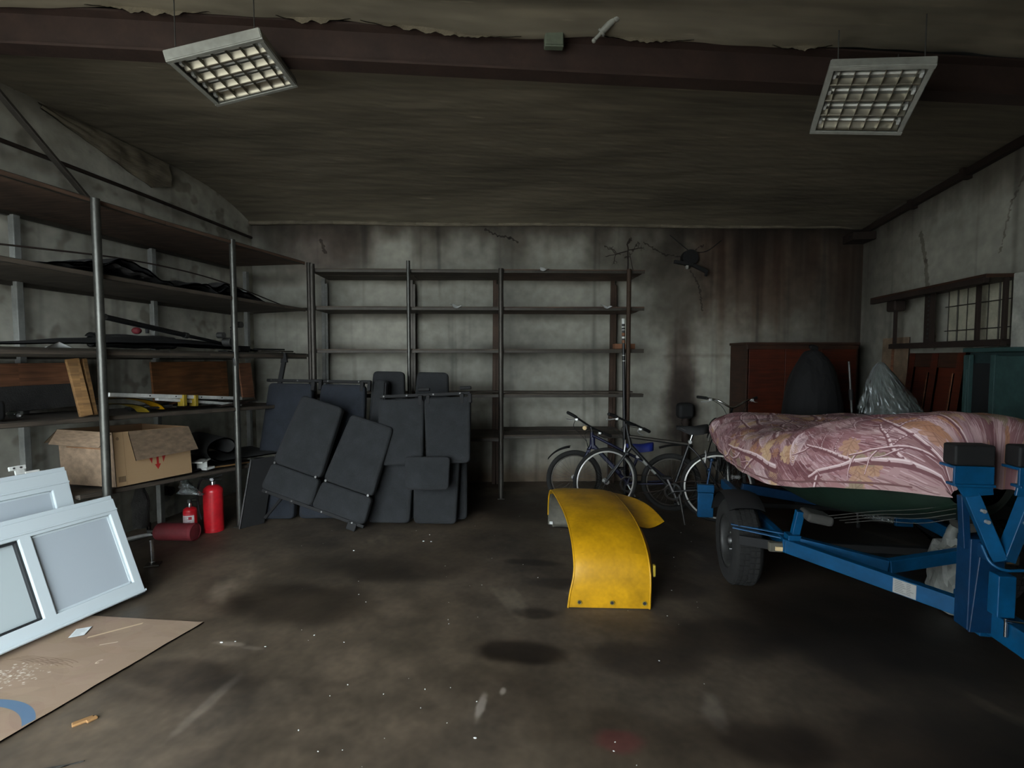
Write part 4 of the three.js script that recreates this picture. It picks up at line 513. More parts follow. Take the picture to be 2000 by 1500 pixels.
  const stem = Z(ht).lerp(Z(hb), -o.stem); part(t, 'stem', [cyl(Z(ht), stem, 0.014), cyl(stem, new V3(o.bar[Math.floor(o.bar.length / 2)][0], o.bar[Math.floor(o.bar.length / 2)][1], o.bar[Math.floor(o.bar.length / 2)][2]), 0.014)], M.bikeBlack);
  const bp = o.bar.map((q) => new V3(...q)), hbm = part(t, 'handlebar', tube(bp, 0.011, 50, 10), o.barM ?? M.bikeBlack), bc = new THREE.CatmullRomCurve3(bp, false, 'centripetal');
  for (const [a, b] of [[0, 0.17], [0.83, 1]]) part(hbm, 'grip', tube([bc.getPointAt(a), bc.getPointAt((a + b) / 2), bc.getPointAt(b)], 0.017, 12, 10), M.black);
  for (const [k, s] of [[0.22, 1], [0.78, -1]]) { const p = bc.getPointAt(k), q = bc.getPointAt(k - 0.16 * s); part(hbm, 'brake_lever', [at(box(0.035, 0.03, 0.035, 0.008), p.x - 0.015, p.y - 0.01, p.z), tube([p.clone().add(new V3(-0.03, -0.012, 0)), p.clone().lerp(q, 0.35).add(new V3(-0.06, -0.03, 0)), q.clone().add(new V3(-0.045, -0.045, 0))], 0.0055, 14, 6)], M.alu); part(hbm, 'brake_cable', tube([p.clone().add(new V3(-0.02, 0, 0)), p.clone().lerp(stem, 0.5).add(new V3(-0.12, -0.02, 0)), Z(hb).add(new V3(-0.05, 0.03, 0)), cr.clone()], 0.0028, 30, 5), M.black); }
  part(t, 'chainring', [lathe([[0.066, -0.002], [0.085, -0.002], [0.085, 0.002], [0.066, 0.002], [0.066, -0.002]], 36).rotateX(Math.PI / 2).translate(bb[0], bb[1], 0.042), ...[0, 1, 2, 3, 4].map((k) => bar(Z(bb, 0.042), new V3(bb[0] + 0.07 * Math.cos(k * 1.2566), bb[1] + 0.07 * Math.sin(k * 1.2566), 0.042), 0.012, 0.005))], M.darkSteel);
  for (const [q, z] of [[1, 0.055], [-1, -0.055]]) part(t, 'crank', bar(Z(bb, z), Z([bb[0] + q * o.crank[0], bb[1] + q * o.crank[1]], z * 1.27), 0.024, 0.014), o.crankM ?? M.alu);
  
  for (const s of [-1, 1]) part(t, 'pedal', at(box(0.09, 0.022, 0.075, 0.006), bb[0] + s * o.crank[0], bb[1] + s * o.crank[1], s * 0.115), M.black);
  part(t, 'chain', tube([Z([bb[0], bb[1] + 0.085], 0.044), Z([rh[0], rh[1] + 0.042], 0.046), Z([rh[0] + 0.042, rh[1]], 0.046), Z([rh[0], rh[1] - 0.042], 0.046), Z([bb[0], bb[1] - 0.085], 0.044), Z([bb[0] - 0.085, bb[1]], 0.044)], 0.0045, 60, 5, true), M.rust);
  const guard = (c, a0, a1, R, w, drop = 0) => sheet((u, v) => { const a = mix(a0, a1, u); return new V3(c[0] + R * Math.cos(a), c[1] + R * Math.sin(a) + drop * u * u, (v - 0.5) * w * (1 - 0.3 * u)).add(new V3(0, -0.012 * Math.abs(v - 0.5) * 4 * Math.abs(v - 0.5), 0)); }, 24, 6, 0.004);
  for (const g of o.guards ?? []) part(t, 'mudguard', guard(...g), M.black);
  for (const k of o.calipers ?? []) part(t, 'brake_caliper', [bar(Z(k, 0.03), Z([k[0] - 0.01, k[1] - 0.08], 0.034), 0.014, 0.02), bar(Z(k, -0.03), Z([k[0] - 0.01, k[1] - 0.08], -0.034), 0.014, 0.02), tube([Z(k, -0.03), Z([k[0], k[1] + 0.035], 0), Z(k, 0.03)], 0.006, 12, 6)], M.alu);
  if (o.stand) part(t, 'kickstand', [cyl(Z([o.stand[0], o.stand[1]], 0.04), new V3(o.stand[2], 0.006, 0.17), 0.008)], M.steel);
  return t;
}
{
  const t = thing('bicycle', 'dark trekking bicycle with pale wheel rims standing before the back shelving', 'bicycle', [0.775, 0.002, 5.17], -0.05);
  bicycle(t, { r: 0.345, tw: 0.018, fh: [-0.65, 0.345], rh: [0.415, 0.345], bb: [0, 0.285], ht: [-0.435, 0.835], hb: [-0.405, 0.70], st: [0.155, 0.775], post: 0.19, stem: 0.75, tubeM: M.bikeBlack, rimM: M.silverRim, topChrome: true, steer: 0.42,
    bar: [[-0.62, 1.045, 0.16], [-0.58, 1.03, 0.12], [-0.45, 0.965, 0.03], [-0.36, 0.92, -0.04], [-0.25, 0.855, -0.16], [-0.22, 0.835, -0.20]], crank: [-0.07, 0.155], calipers: [[-0.46, 0.735], [0.30, 0.66]], stand: [0.06, 0.26, 0.1] });
}
{
  const t = thing('bicycle', 'small dark blue mountain bicycle leaning behind the trekking bicycle', 'bicycle', [0.30, 0.002, 5.47], -0.03);
  bicycle(t, { r: 0.302, tw: 0.026, fh: [-0.50, 0.302], rh: [0.5, 0.302], bb: [0.06, 0.27], ht: [-0.315, 0.80], hb: [-0.32, 0.665], st: [0.16, 0.56], post: 0.24, stem: 0.12, tubeM: M.bikeBlue, rimM: M.postDark, fat: true, forkM: M.bikeBlue, saddleM: M.seatBlue, steer: 0.25,
    bar: [[-0.56, 1.02, 0.14], [-0.5, 0.985, 0.11], [-0.4, 0.91, 0.04], [-0.33, 0.86, 0.0], [-0.2, 0.78, -0.12], [-0.12, 0.74, -0.18]], crank: [0.08, -0.13], guards: [[[-0.5, 0.302], 1.7, 2.5, 0.35, 0.13, 0.0], [[0.5, 0.302], 1.9, 1.0, 0.385, 0.08, 0.07]] });
  part(t, 'down_tube_guard', [bar(new V3(-0.31, 0.76, 0), new V3(-0.30, 0.62, 0), 0.05, 0.05, 0.02), bar(new V3(-0.3, 0.66, 0), new V3(-0.02, 0.37, 0), 0.05, 0.045, 0.015)], M.bikeBlue); part(t, 'reflector', cyl(new V3(-0.385, 0.86, 0.075), new V3(-0.39, 0.855, 0.09), 0.022, 16), M.amber);
}
{
  const t = thing('bicycle', 'city bicycle with a swept chrome handlebar, mostly hidden behind the covered boat', 'bicycle', [1.47, 0.002, 6.22], Math.PI / 2);
  t.rotation.y = -Math.PI / 2; t.rotation.y = Math.PI / 2;   // its front points at the camera
  bicycle(t, { r: 0.345, tw: 0.02, fh: [-0.62, 0.345], rh: [0.45, 0.345], bb: [0, 0.29], ht: [-0.41, 0.86], hb: [-0.43, 0.70], st: [0.15, 0.72], post: 0.14, stem: 0.9, tubeM: M.bikeBlack, rimM: M.silverRim, barM: M.chrome,
    bar: [[-0.2, 1.15, -0.31], [-0.3, 1.15, -0.27], [-0.43, 1.13, -0.14], [-0.45, 1.06, 0], [-0.43, 1.13, 0.14], [-0.3, 1.15, 0.27], [-0.2, 1.15, 0.31]], crank: [0.1, -0.13], guards: [[[0.45, 0.345], 2.2, 0.4, 0.385, 0.06, 0]] });
}

// ---------------------------------------------------------------- boat trailer, boat and cover
const XC = 1.79;
{
  const t = thing('boat_trailer', 'bright blue painted boat trailer with black tyres and a bow post', 'trailer', [XC, 0, 3.4]);
  const B = M.blue, mir = (x) => 2 * XC - x;
  for (const s of [0, 1]) { const f = (x) => s ? mir(x) : x; rpart(t, 'side_rail', [bar(P(f(1.21), 0.42, 5.0), P(f(1.21), 0.42, 3.36), 0.05, 0.08, 0.005), bar(P(f(1.195), 0.42, 3.4), P(f(1.765), 0.42, 2.62), 0.05, 0.085, 0.005)], B); }
  rpart(t, 'drawbar', bar(P(1.80, 0.41, 2.78), P(1.80, 0.41, 0.9), 0.09, 0.11, 0.008), B); rpart(t, 'drawbar_clamp', [at(box(0.12, 0.16, 0.05, 0.004), 1.79, 0.42, -2.58)], B);
  rpart(t, 'coupling', [at(box(0.07, 0.09, 0.22, 0.02), 1.80, 0.43, -0.82), cyl(P(1.80, 0.36, 0.72), P(1.80, 0.42, 0.72), 0.04)], M.steel);
  for (const [d, y0, y1, xm] of [[3.4, 0.45, 0.375, 1.715], [4.45, 0.52, 0.44, 1.79]]) { const z = d < 4 ? -0.14 : 0; rpart(t, 'cross_member', [bar(P(1.22, y0, d), P(xm, y1, d + z), 0.05, 0.075, 0.005), bar(P(xm, y1, d + z), P(2.36, y0, d + 0.02), 0.05, 0.075, 0.005)], d < 4 ? B : M.blueDark); }
  rpart(t, 'rear_beam', bar(P(0.98, 0.3, 4.75), P(2.6, 0.3, 4.75), 0.04, 0.04), M.black); rpart(t, 'axle', bar(P(1.0, 0.29, 3.8), P(2.58, 0.29, 3.8), 0.05, 0.05), M.black);
  for (const x of [1.21, 2.37]) rpart(t, 'leaf_spring', [0, 1, 2].map((k) => sheet((u, v) => P(x + (v - 0.5) * 0.05, 0.335 - 0.012 * k + 0.03 * (2 * u - 1) ** 2 * (1 - 0.25 * k), 3.8 + (u - 0.5) * (0.7 - 0.16 * k)), 12, 1, 0.009)), M.black);
  // roller uprights with pads
  for (const x of [1.25, 2.33]) { rpart(t, 'upright', bar(P(x, 0.43, 3.42), P(x + (x < 2 ? 0.03 : -0.03), 0.64, 3.4), 0.045, 0.045), B); rpart(t, 'keel_pad', at(box(0.15, 0.06, 0.16, 0.02).rotateZ(x < 2 ? -0.18 : 0.18), x + (x < 2 ? 0.115 : -0.115), 0.615, -3.38), M.greyPad); rpart(t, 'rail_clamp', [at(box(0.075, 0.075, 0.08, 0.004), x - 0.01, 0.455, -3.4)], B); }
  // wheels
  for (const x of [1.025, 2.555]) {
    const w = new THREE.Group(); w.name = 'wheel'; w.position.copy(P(x, 0.292, 3.8)); t.add(w); w.position.sub(t.position);
    part(w, 'tyre', lathe([[0.185, -0.085], [0.215, -0.095], [0.262, -0.094], [0.286, -0.075], [0.291, -0.055], [0.291, 0.055], [0.286, 0.075], [0.262, 0.094], [0.215, 0.095], [0.185, 0.085]], 56).rotateZ(Math.PI / 2), M.tyre);
    const tr = []; for (let i = 0; i < 44; i++) for (const k of [-0.05, -0.017, 0.017, 0.05]) tr.push(box(0.026, 0.006, 0.03, 0.001).translate(k, 0.293, 0).rotateX((i + (k > 0 ? 0.5 : 0)) / 44 * 6.2832)); part(w, 'tread', tr, M.tyre, { kind: 'stuff' });
    part(w, 'rim', lathe([[0.03, 0.03], [0.1, 0.045], [0.15, 0.03], [0.165, 0.07], [0.187, 0.082], [0.187, 0.07], [0.172, 0.05], [0.172, -0.06], [0.187, -0.08], [0.165, -0.07], [0.15, -0.03], [0.03, -0.03]], 40).rotateZ(Math.PI / 2), M.steel); part(w, 'hub_cap', lathe([[0.001, 0.075], [0.03, 0.07], [0.038, 0.03]], 20).rotateZ(Math.PI / 2), M.steel);
    for (let i = 0; i < 4; i++) part(w, 'wheel_nut', cyl(new V3(-0.06, 0.06 * Math.cos(i * 1.571), 0.06 * Math.sin(i * 1.571)), new V3(-0.035, 0.06 * Math.cos(i * 1.571), 0.06 * Math.sin(i * 1.571)), 0.01, 6), M.chrome);
    rpart(t, 'mudguard', sheet((u, v) => { const a = mix(0.95, 2.7, u), R = 0.35; return P(x + (v - 0.5) * 0.23, 0.30 + R * Math.sin(a) - 0.02 * Math.abs(v - 0.5) ** 3 * 8, 3.8 - R * Math.cos(a)); }, 30, 6, 0.006), M.black);
    const o = x < 2 ? 1 : -1; rpart(t, 'mudguard_stay', [bar(P(x - 0.1 * o, 0.465, 3.56), P(x + 0.2 * o, 0.445, 3.44), 0.03, 0.008, 0.002), bar(P(x - 0.1 * o, 0.475, 3.6), P(x + 0.2 * o, 0.46, 3.5), 0.03, 0.008, 0.002)], B); rpart(t, 'lamp_bracket', bar(P(x - 0.08 * o, 0.41, 3.48), P(x + 0.12 * o, 0.405, 3.42), 0.02, 0.06, 0.003), M.black);
    rpart(t, 'side_lamp', at(box(0.1, 0.06, 0.04, 0.008), x + 0.125 * o, 0.405, -3.40), M.greyPlastic); rpart(t, 'side_lamp_lens', at(box(0.045, 0.026, 0.01, 0.003), x + 0.13 * o, 0.40, -3.376), M.amber);
    rpart(t, 'tail_lamp', [at(box(0.135, 0.22, 0.03, 0.006), x - 0.035 * o, 0.285, -4.72), at(box(0.14, 0.07, 0.05, 0.006), x - 0.035 * o, 0.435, -4.72)], B); rpart(t, 'tail_lamp_stay', [cyl(P(x - 0.02 * o, 0.46, 4.73), P(x + 0.015 * o, 0.69, 4.73), 0.008), at(new THREE.SphereGeometry(0.018, 10, 8), x + 0.015 * o, 0.69, -4.73), at(new THREE.SphereGeometry(0.015, 10, 8), x - 0.005 * o, 0.6, -4.73)], M.blueDark);
  }
  // bow post: body, brace, V arms with pads
  rpart(t, 'bow_post', [at(box(0.075, 0.42, 0.09, 0.006), 1.705, 0.58, -2.585), at(box(0.12, 0.07, 0.12, 0.01), 1.755, 0.745, -2.545), bar(P(1.645, 0.98, 2.57), P(1.665, 0.74, 2.57), 0.03, 0.035)], M.blueDark);
  rpart(t, 'gusset_plate', poly([[1.67, 0.37], [1.83, 0.37], [1.79, 0.74], [1.70, 0.74]], 0.012).translate(0, 0, -2.54), M.blueDark);
  for (const s of [-1, 1]) { const q = (x) => 1.755 + s * x; rpart(t, 'bow_arm', bar(P(q(0.012), 0.72, 2.49), P(q(0.125), 1.03, 2.52), 0.05, 0.055), B); for (const k of [0.55, 0.70]) rpart(t, 'arm_bolt', cyl(P(mix(q(0.012), q(0.125), k), mix(0.72, 1.03, k), 2.478), P(mix(q(0.012), q(0.125), k), mix(0.72, 1.03, k), 2.462), 0.009, 8), M.alu);
    rpart(t, 'pad_bracket', [at(box(0.155, 0.085, 0.012, 0.003), q(0.124), 1.085, -2.488), at(box(0.155, 0.012, 0.1, 0.003), q(0.124), 1.12, -2.535), at(box(0.16, 0.012, 0.06, 0.003), q(0.126), 1.045, -2.5), poly([[-0.08, 0], [0.06, 0], [0.03, -0.05], [-0.085, -0.035]].map(([x, y]) => [q(0.126) - s * x * -1, 1.04 + y]), 0.012).translate(0, 0, -2.50)], B); rpart(t, 'rubber_pad', at(box(0.158, 0.092, 0.085, 0.01), q(0.122), 1.174, -2.525), M.black); }
  rpart(t, 'jack_tube', at(box(0.068, 0.18, 0.06, 0.005), 1.738, 0.582, -2.455), B); rpart(t, 'jack_bracket', tube([P(1.685, 0.775, 2.5), P(1.695, 0.715, 2.46), P(1.73, 0.695, 2.44), P(1.80, 0.697, 2.44)], 0.007, 16, 6), B);
  rpart(t, 'jack_handle', cyl(P(1.735, 0.482, 2.42), P(1.86, 0.478, 2.4), 0.0055), M.chrome); rpart(t, 'jack_pin', cyl(P(1.742, 0.41, 2.43), P(1.742, 0.488, 2.43), 0.007), M.chrome);
  const cv = document.createElement('canvas'); cv.width = 256; cv.height = 176; const x = cv.getContext('2d'); x.fillStyle = '#b4b4b0'; x.fillRect(0, 0, 256, 176); x.fillStyle = 'rgba(70,70,72,.55)'; for (let i = 0; i < 7; i++) { x.fillRect(18, 20 + i * 21, 70 + 60 * rnd(), 6); x.fillRect(150, 20 + i * 21, 40 + 40 * rnd(), 6); } x.strokeStyle = 'rgba(90,90,92,.6)'; x.strokeRect(6, 6, 244, 164);
  const ct = new THREE.CanvasTexture(cv); ct.colorSpace = THREE.SRGBColorSpace; const a = P(1.195, 0.42, 3.4), b = P(1.765, 0.42, 2.62), dir = b.clone().sub(a).normalize(), m = a.clone().lerp(b, 0.70), n = new V3(dir.z, 0, -dir.x).multiplyScalar(-1); if (n.x > 0) n.negate();
  const g = new THREE.PlaneGeometry(0.105, 0.074); g.applyMatrix4(new THREE.Matrix4().makeBasis(dir, new V3(0, 1, 0), n).setPosition(m.addScaledVector(n, 0.0265))); rpart(t, 'rating_plate', g, mat(new THREE.Color(1, 1, 1), 0.35, { map: ct, metalness: 0.4 }), { keepUv: true, label: 'silver rating plate' });
}
const bw = (d) => { const t = clamp((d - 2.67) / 1.5); return 0.68 * Math.pow(Math.sin(Math.min(1, t) * Math.PI / 2), 0.46) + 0.008; };
{
  const t = thing('boat', 'dark green boat hull resting on the blue trailer under a cover', 'boat', [XC, 0.5, 3.8]);
  const hull = (u, v) => { const d = mix(2.72, 4.76, u), w = Math.max(0.012, bw(d) - 0.035), a = mix(-1, 1, v), keel = mix(0.90, 0.60, Math.pow(clamp((d - 2.74) / 0.9), 0.55)), top = mix(1.06, 0.93, clamp((d - 2.7) / 1.4)); const s = Math.pow(Math.abs(a), 2.6); return P(XC + w * Math.sign(a) * Math.pow(Math.abs(a), 0.62), mix(keel, top, s), d); };
  rpart(t, 'hull', sheet(hull, 50, 36, 0.014), M.greenHull); rpart(t, 'transom', sheet((u, v) => { const p = hull(1, v), c = P(XC, 0.93, 4.76); return p.lerp(P(p.x, 0.93, 4.76), u); }, 6, 36, 0.014), M.greenHull);
  for (const s of [-1, 1]) rpart(t, 'gunwale', tube(Array.from({ length: 22 }, (_, i) => { const d = mix(2.74, 4.75, i / 21); return P(XC + s * Math.max(0.01, bw(d) - 0.04), mix(1.07, 0.94, clamp((d - 2.7) / 1.4)), d); }), 0.022, 60, 8), M.greenHull);
}
{
  const t = thing('boat_cover', 'pink and tan leaf-patterned fabric cover draped over the boat', 'cover', [XC, 0.85, 3.8]);
  // printed leaf and twig pattern
  const W = 2048, H = 1536, cv = document.createElement('canvas'); cv.width = W; cv.height = H; const x = cv.getContext('2d');
  const px = (a) => a * W / 2.6;                        // metres to pixels: 2.6 m along, 1.95 m across
  x.fillStyle = '#a08080'; x.fillRect(0, 0, W, H); x.lineCap = 'round';
  const wrapBlob = (cx, cy, rx, ry, rot) => { x.beginPath(); for (let i = 0; i <= 34; i++) { const a = i / 34 * 6.2832, r = 1 + 0.8 * n2(Math.cos(a) * 2.6 + cx * 0.01, Math.sin(a) * 2.6 + cy * 0.01); const p = rx * r * Math.cos(a), q = ry * r * Math.sin(a); x.lineTo(cx + p * Math.cos(rot) - q * Math.sin(rot), cy + p * Math.sin(rot) + q * Math.cos(rot)); } x.fill(); };
  const pal = ['#55282f', '#6b3a42', '#b4939a', '#c6a9ae', '#7c4c52', '#4a232a', '#a57e84', '#8e5f64'];
  for (let i = 0; i < 700; i++) { x.globalAlpha = rr(0.3, 0.8); x.fillStyle = pal[Math.floor(rnd() * pal.length)]; wrapBlob(rnd() * W, rnd() * H, px(rr(0.04, 0.16)), px(rr(0.02, 0.055)), rr(-0.9, 0.2)); }
  // rough bark: dark and pale strokes that follow a slow flow
  const flow = (a, b) => -0.55 + 1.6 * n2(a * 0.0022, b * 0.0022);
  for (let i = 0; i < 9000; i++) { x.globalAlpha = rr(0.25, 0.7); x.strokeStyle = ['#c8a9ae', '#552e36', '#4a252d', '#6a3e45', '#dcc6ca', '#7d5358'][Math.floor(rnd() * 6)]; x.lineWidth = rr(1, 5); let a = rnd() * W, b = rnd() * H; x.beginPath(); x.moveTo(a, b); for (let k = 0; k < 5; k++) { const th = flow(a, b) + rr(-0.25, 0.25); a += px(0.013) * Math.cos(th); b += px(0.013) * Math.sin(th); x.lineTo(a, b); } x.stroke(); }
  // tan leaves
  const oak = (cx, cy, s, rot, c1, c2) => { x.save(); x.translate(cx, cy); x.rotate(rot); x.fillStyle = c1; x.beginPath(); const w1 = rr(2.6, 4.4), ph = rr(0, 3); for (let i = 0; i <= 60; i++) { const a = i / 60 * 6.2832, f = Math.abs(Math.cos(a / 2)); const r = s * (0.6 + 0.4 * Math.abs(Math.cos(a * w1 + ph)) + 0.15 * n2(a * 3, cx)) * (0.5 + 0.5 * f); x.lineTo(r * Math.cos(a), r * 0.8 * Math.sin(a)); } x.fill(); x.globalAlpha = 0.35; x.strokeStyle = c2; x.lineWidth = 4; for (let k = 0; k < 7; k++) { x.beginPath(); x.moveTo(-s * 0.5 + k * s * 0.15, 0); x.lineTo(-s * 0.3 + k * s * 0.18, (k % 2 ? 1 : -1) * s * 0.38); x.stroke(); } x.beginPath(); x.moveTo(-s * 0.6, 0); x.lineTo(s * 0.8, 0); x.stroke(); x.restore(); };
  for (let i = 0; i < 165; i++) { const [c1, c2] = [['#b8946f', '#7e5a48'], ['#ab8262', '#6c4a3a'], ['#c5a47c', '#8e6a4e'], ['#9c6a4c', '#5e3a2c'], ['#85775f', '#544936']][Math.floor(rnd() * 5)]; const cl = rnd() * W, ch = rnd() * H; for (let j = 0; j < 1 + rnd() * 3; j++) { x.globalAlpha = rr(0.7, 0.95); oak(cl + rr(-110, 110), ch + rr(-80, 80), px(rr(0.04, 0.08)), rnd() * 6.3, c1, c2); } }
  // fern fronds and dead needles
  for (let k = 0; k < 60; k++) { const a = rnd() * W, b = rnd() * H, th = rr(-2.4, -0.3), L = px(rr(0.14, 0.3)), pale = rnd() > 0.3; for (let i = 0; i < 20; i++) { const f = i / 20, sx = a + L * f * Math.cos(th + f * 0.3), sy = b + L * f * Math.sin(th + f * 0.3), w = px(0.07) * Math.sin(Math.PI * Math.min(1, f + 0.12)); for (const s of [-1, 1]) { x.globalAlpha = rr(0.5, 0.95); x.strokeStyle = pale ? '#d9c3c8' : '#552f38'; x.lineWidth = rr(3, 6); x.beginPath(); x.moveTo(sx, sy); x.quadraticCurveTo(sx + w * 0.5 * Math.cos(th + s * 1.3), sy + w * 0.5 * Math.sin(th + s * 1.3), sx + w * Math.cos(th + s * 0.8), sy + w * Math.sin(th + s * 0.8)); x.stroke(); } } }
  // pale branches
  const twig = (a, b, th, L, w, k) => { let cx = a, cy = b; for (let i = 0; i < 10; i++) { const nx = cx + L / 10 * Math.cos(th), ny = cy + L / 10 * Math.sin(th), ww = w * (1 - 0.06 * i); x.globalAlpha = 0.9; x.strokeStyle = '#5c3138'; x.lineWidth = ww * 1.7; x.beginPath(); x.moveTo(cx, cy + ww * 0.7); x.lineTo(nx, ny + ww * 0.7); x.stroke(); x.strokeStyle = '#cdb2b6'; x.lineWidth = ww; x.beginPath(); x.moveTo(cx, cy); x.lineTo(nx, ny); x.stroke(); x.strokeStyle = '#e6d6d8'; x.lineWidth = ww * 0.35; x.beginPath(); x.moveTo(cx, cy - ww * 0.2); x.lineTo(nx, ny - ww * 0.2); x.stroke(); cx = nx; cy = ny; th += rr(-0.2, 0.2); if (k && i % 3 === 2) twig(cx, cy, th + (rnd() > 0.5 ? 0.8 : -0.8), L * 0.45, w * 0.55, k - 1); } };
  for (let i = 0; i < 34; i++) twig(rnd() * W - 150, rnd() * H, rr(-0.6, 0.05), px(rr(0.4, 0.85)), rr(9, 20), 2);
  for (let i = 0; i < 1100; i++) { x.globalAlpha = rr(0.3, 0.7); x.strokeStyle = rnd() > 0.5 ? '#dcc6c9' : '#4e2a32'; x.lineWidth = rr(1, 3); const a = rnd() * W, b = rnd() * H, th = flow(a, b) + rr(-0.5, 0.5), L = px(rr(0.015, 0.05)); x.beginPath(); x.moveTo(a, b); x.lineTo(a + L * Math.cos(th), b + L * Math.sin(th)); x.stroke(); }
  x.globalAlpha = 0.13; x.fillStyle = '#f4d4c8'; x.fillRect(0, 0, W, H);
  x.globalAlpha = 1; const ct = new THREE.CanvasTexture(cv); ct.colorSpace = THREE.SRGBColorSpace; ct.wrapS = ct.wrapT = THREE.MirroredRepeatWrapping;
  const d0 = 2.63, d1 = 5.02;
  const S = (u, v) => {
    const d = mix(d0, d1, u), end = u > 0.9 ? Math.sqrt(Math.max(0, 1 - ((u - 0.9) / 0.1) ** 2)) : 1, bowE = u < 0.05 ? Math.sqrt(Math.max(0.0, 1 - ((0.05 - u) / 0.05) ** 2)) : 1;
    const w = (bw(Math.min(d + 0.06, 4.9)) + 0.045) * (0.55 + 0.45 * end) * (u > 0.985 ? end + 0.0 : 1), hem = mix(mix(0.955, 0.775, sm(2.6, 3.6, d)), 0.87, sm(4.2, 4.95, d)) + 0.012 * nz(d * 4, v > 0.5 ? 3 : 9), top = mix(1.325, 1.125, sm(2.75, 4.0, d)) + 0.02 * sm(4.5, 4.9, d) - 0.025 * Math.exp(-(((d - 4.1) / 0.4) ** 2));
    const a = Math.PI * v, X = -Math.sign(Math.cos(a)) * Math.pow(Math.abs(Math.cos(a)), 0.62), Y = Math.pow(Math.max(0, Math.sin(a)), 0.5);
    const bulge = 1 + 0.04 * Math.sin(Math.min(1, Y) * Math.PI); const topE = mix(hem + 0.05, top, Math.pow(end * bowE, 0.6)) - 0.05 * (1 - Math.abs(X)) * sm(3.2, 4, d);
    const wr = 0.013 * nz(d * 5 + X * 2, X * 3 + d, 1) + 0.008 * nz(d * 12, Y * 5 + X * 3, 2) + 0.006 * Math.sin(d * 31 + Y * 8) * Math.exp(-(((d - 4.6) / 0.3) ** 2));
    return P(XC + w * X * bulge * (0.9 + 0.1 * bowE) + wr * Math.sign(X) * (1 - Y), mix(hem, topE, Y) + wr * Y, d);
  };
  const lut = [0]; for (let i = 1; i <= 400; i++) lut.push(lut[i - 1] + S(0.5, i / 400).distanceTo(S(0.5, (i - 1) / 400))); const arc = (v) => { const q = v * 400, i = Math.min(399, Math.floor(q)); return mix(lut[i], lut[i + 1], q - i); };
  rpart(t, 'fabric', sheet(S, 190, 110, 0.005, (u, v) => [(u * (d1 - d0)) / 2.6, arc(v) / 1.95]), mat(new THREE.Color(1, 1, 1), 0.75, { map: ct, bumpMap: clothB, bumpScale: 0.0003 }), { keepUv: true });
  const hem = (v) => Array.from({ length: 60 }, (_, i) => S(0.03 + 0.9 * i / 59, v)); for (const v of [0.002, 0.998]) rpart(t, 'hem_cord', tube(hem(v), 0.006, 120, 6), mat(sc(120, 84, 84), 0.85));
}
{ const t = thing('rope', 'thin pale ropes running under the boat bow to the trailer post', 'rope', [1.55, 0.6, 2.9]); for (let k = 0; k < 4; k++) rpart(t, 'strand', tube([P(1.36 + 0.03 * k, 0.675 - 0.012 * k, 3.2), P(1.5, 0.775 - 0.014 * k, 2.98 - 0.01 * k), P(1.62, 0.84 - 0.024 * k, 2.82), P(1.715, 0.90 - 0.024 * k, 2.72)], 0.0018, 30, 6), M.greyPad); }
{ const t = thing('pale_sack', 'pale crumpled sack lying on the floor under the front of the trailer', 'sack', [2.24, 0, 3.56]); const g = new THREE.IcosahedronGeometry(0.2, 5), p = g.attributes.position, v = new V3(); for (let i = 0; i < p.count; i++) { v.fromBufferAttribute(p, i); const n = v.clone().normalize(); v.addScaledVector(n, 0.05 * nz(n.x * 2.5, n.y * 2.5, n.z * 2.5) + 0.02 * nz(n.x * 8, n.y * 8, n.z * 8)); p.setXYZ(i, v.x * 0.55, Math.max(v.y * 1.35, -0.2) + 0.21, v.z * 0.8); } g.computeVertexNormals(); part(t, 'sack', g, M.postPale); part(t, 'neck', [tube([new V3(0.0, 0.42, 0), new V3(-0.02, 0.5, 0.01), new V3(0.02, 0.56, 0)], 0.03, 10, 9)], M.postPale); }
// ---------------------------------------------------------------- right-hand end: wardrobe, bags, wall rack, doors
{
  const x0 = 1.80, t = thing('wardrobe', 'reddish brown wooden wardrobe against the back wall behind the boat', 'wardrobe', [x0, 0, backD(x0) - 0.47], ANG); const W = 1.36, H = 1.75, D = 0.42;
  part(t, 'side_panel', at(box(0.022, H, D), 0.011, H / 2, -D / 2), M.redWoodDark); part(t, 'side_panel', at(box(0.022, H, D), W - 0.011, H / 2, -D / 2), M.redWoodDark); part(t, 'top_panel', at(box(W + 0.03, 0.03, D + 0.025), W / 2, H + 0.012, -D / 2 + 0.008), M.redWoodDark); part(t, 'back_panel', at(box(W - 0.04, H - 0.02, 0.012), W / 2, H / 2, -D + 0.006), M.redWoodDark); part(t, 'plinth', at(box(W - 0.06, 0.08, 0.02), W / 2, 0.04, -0.04), M.redWoodDark); part(t, 'cornice', at(box(W, 0.05, 0.02), W / 2, H - 0.03, 0.012), M.redWoodDark);
  for (let i = 0; i < 3; i++) { const w = (W - 0.05) / 3, d = part(t, 'door', at(box(w - 0.006, H - 0.15, 0.022), 0.025 + w * (i + 0.5), (H - 0.02) / 2 + 0.03, 0.006), M.redWood); part(d, 'knob', at(new THREE.SphereGeometry(0.014, 12, 8), 0.025 + w * (i + (i === 1 ? 0.1 : 0.9)), 0.9, 0.028), M.steel); }
}
function lump(R, sx, sy, sz, k, f, det = 5) { const g = new THREE.IcosahedronGeometry(R, det), p = g.attributes.position, v = new V3(); for (let i = 0; i < p.count; i++) { v.fromBufferAttribute(p, i); const n = v.clone().normalize(); const q = k * (nz(n.x * f, n.y * f, n.z * f) + 0.5 * nz(n.x * f * 2.7, n.y * f * 2.7, n.z * f * 2.7)); p.setXYZ(i, (v.x + n.x * q) * sx, (v.y + n.y * q) * sy, (v.z + n.z * q) * sz); } g.computeVertexNormals(); return g; }
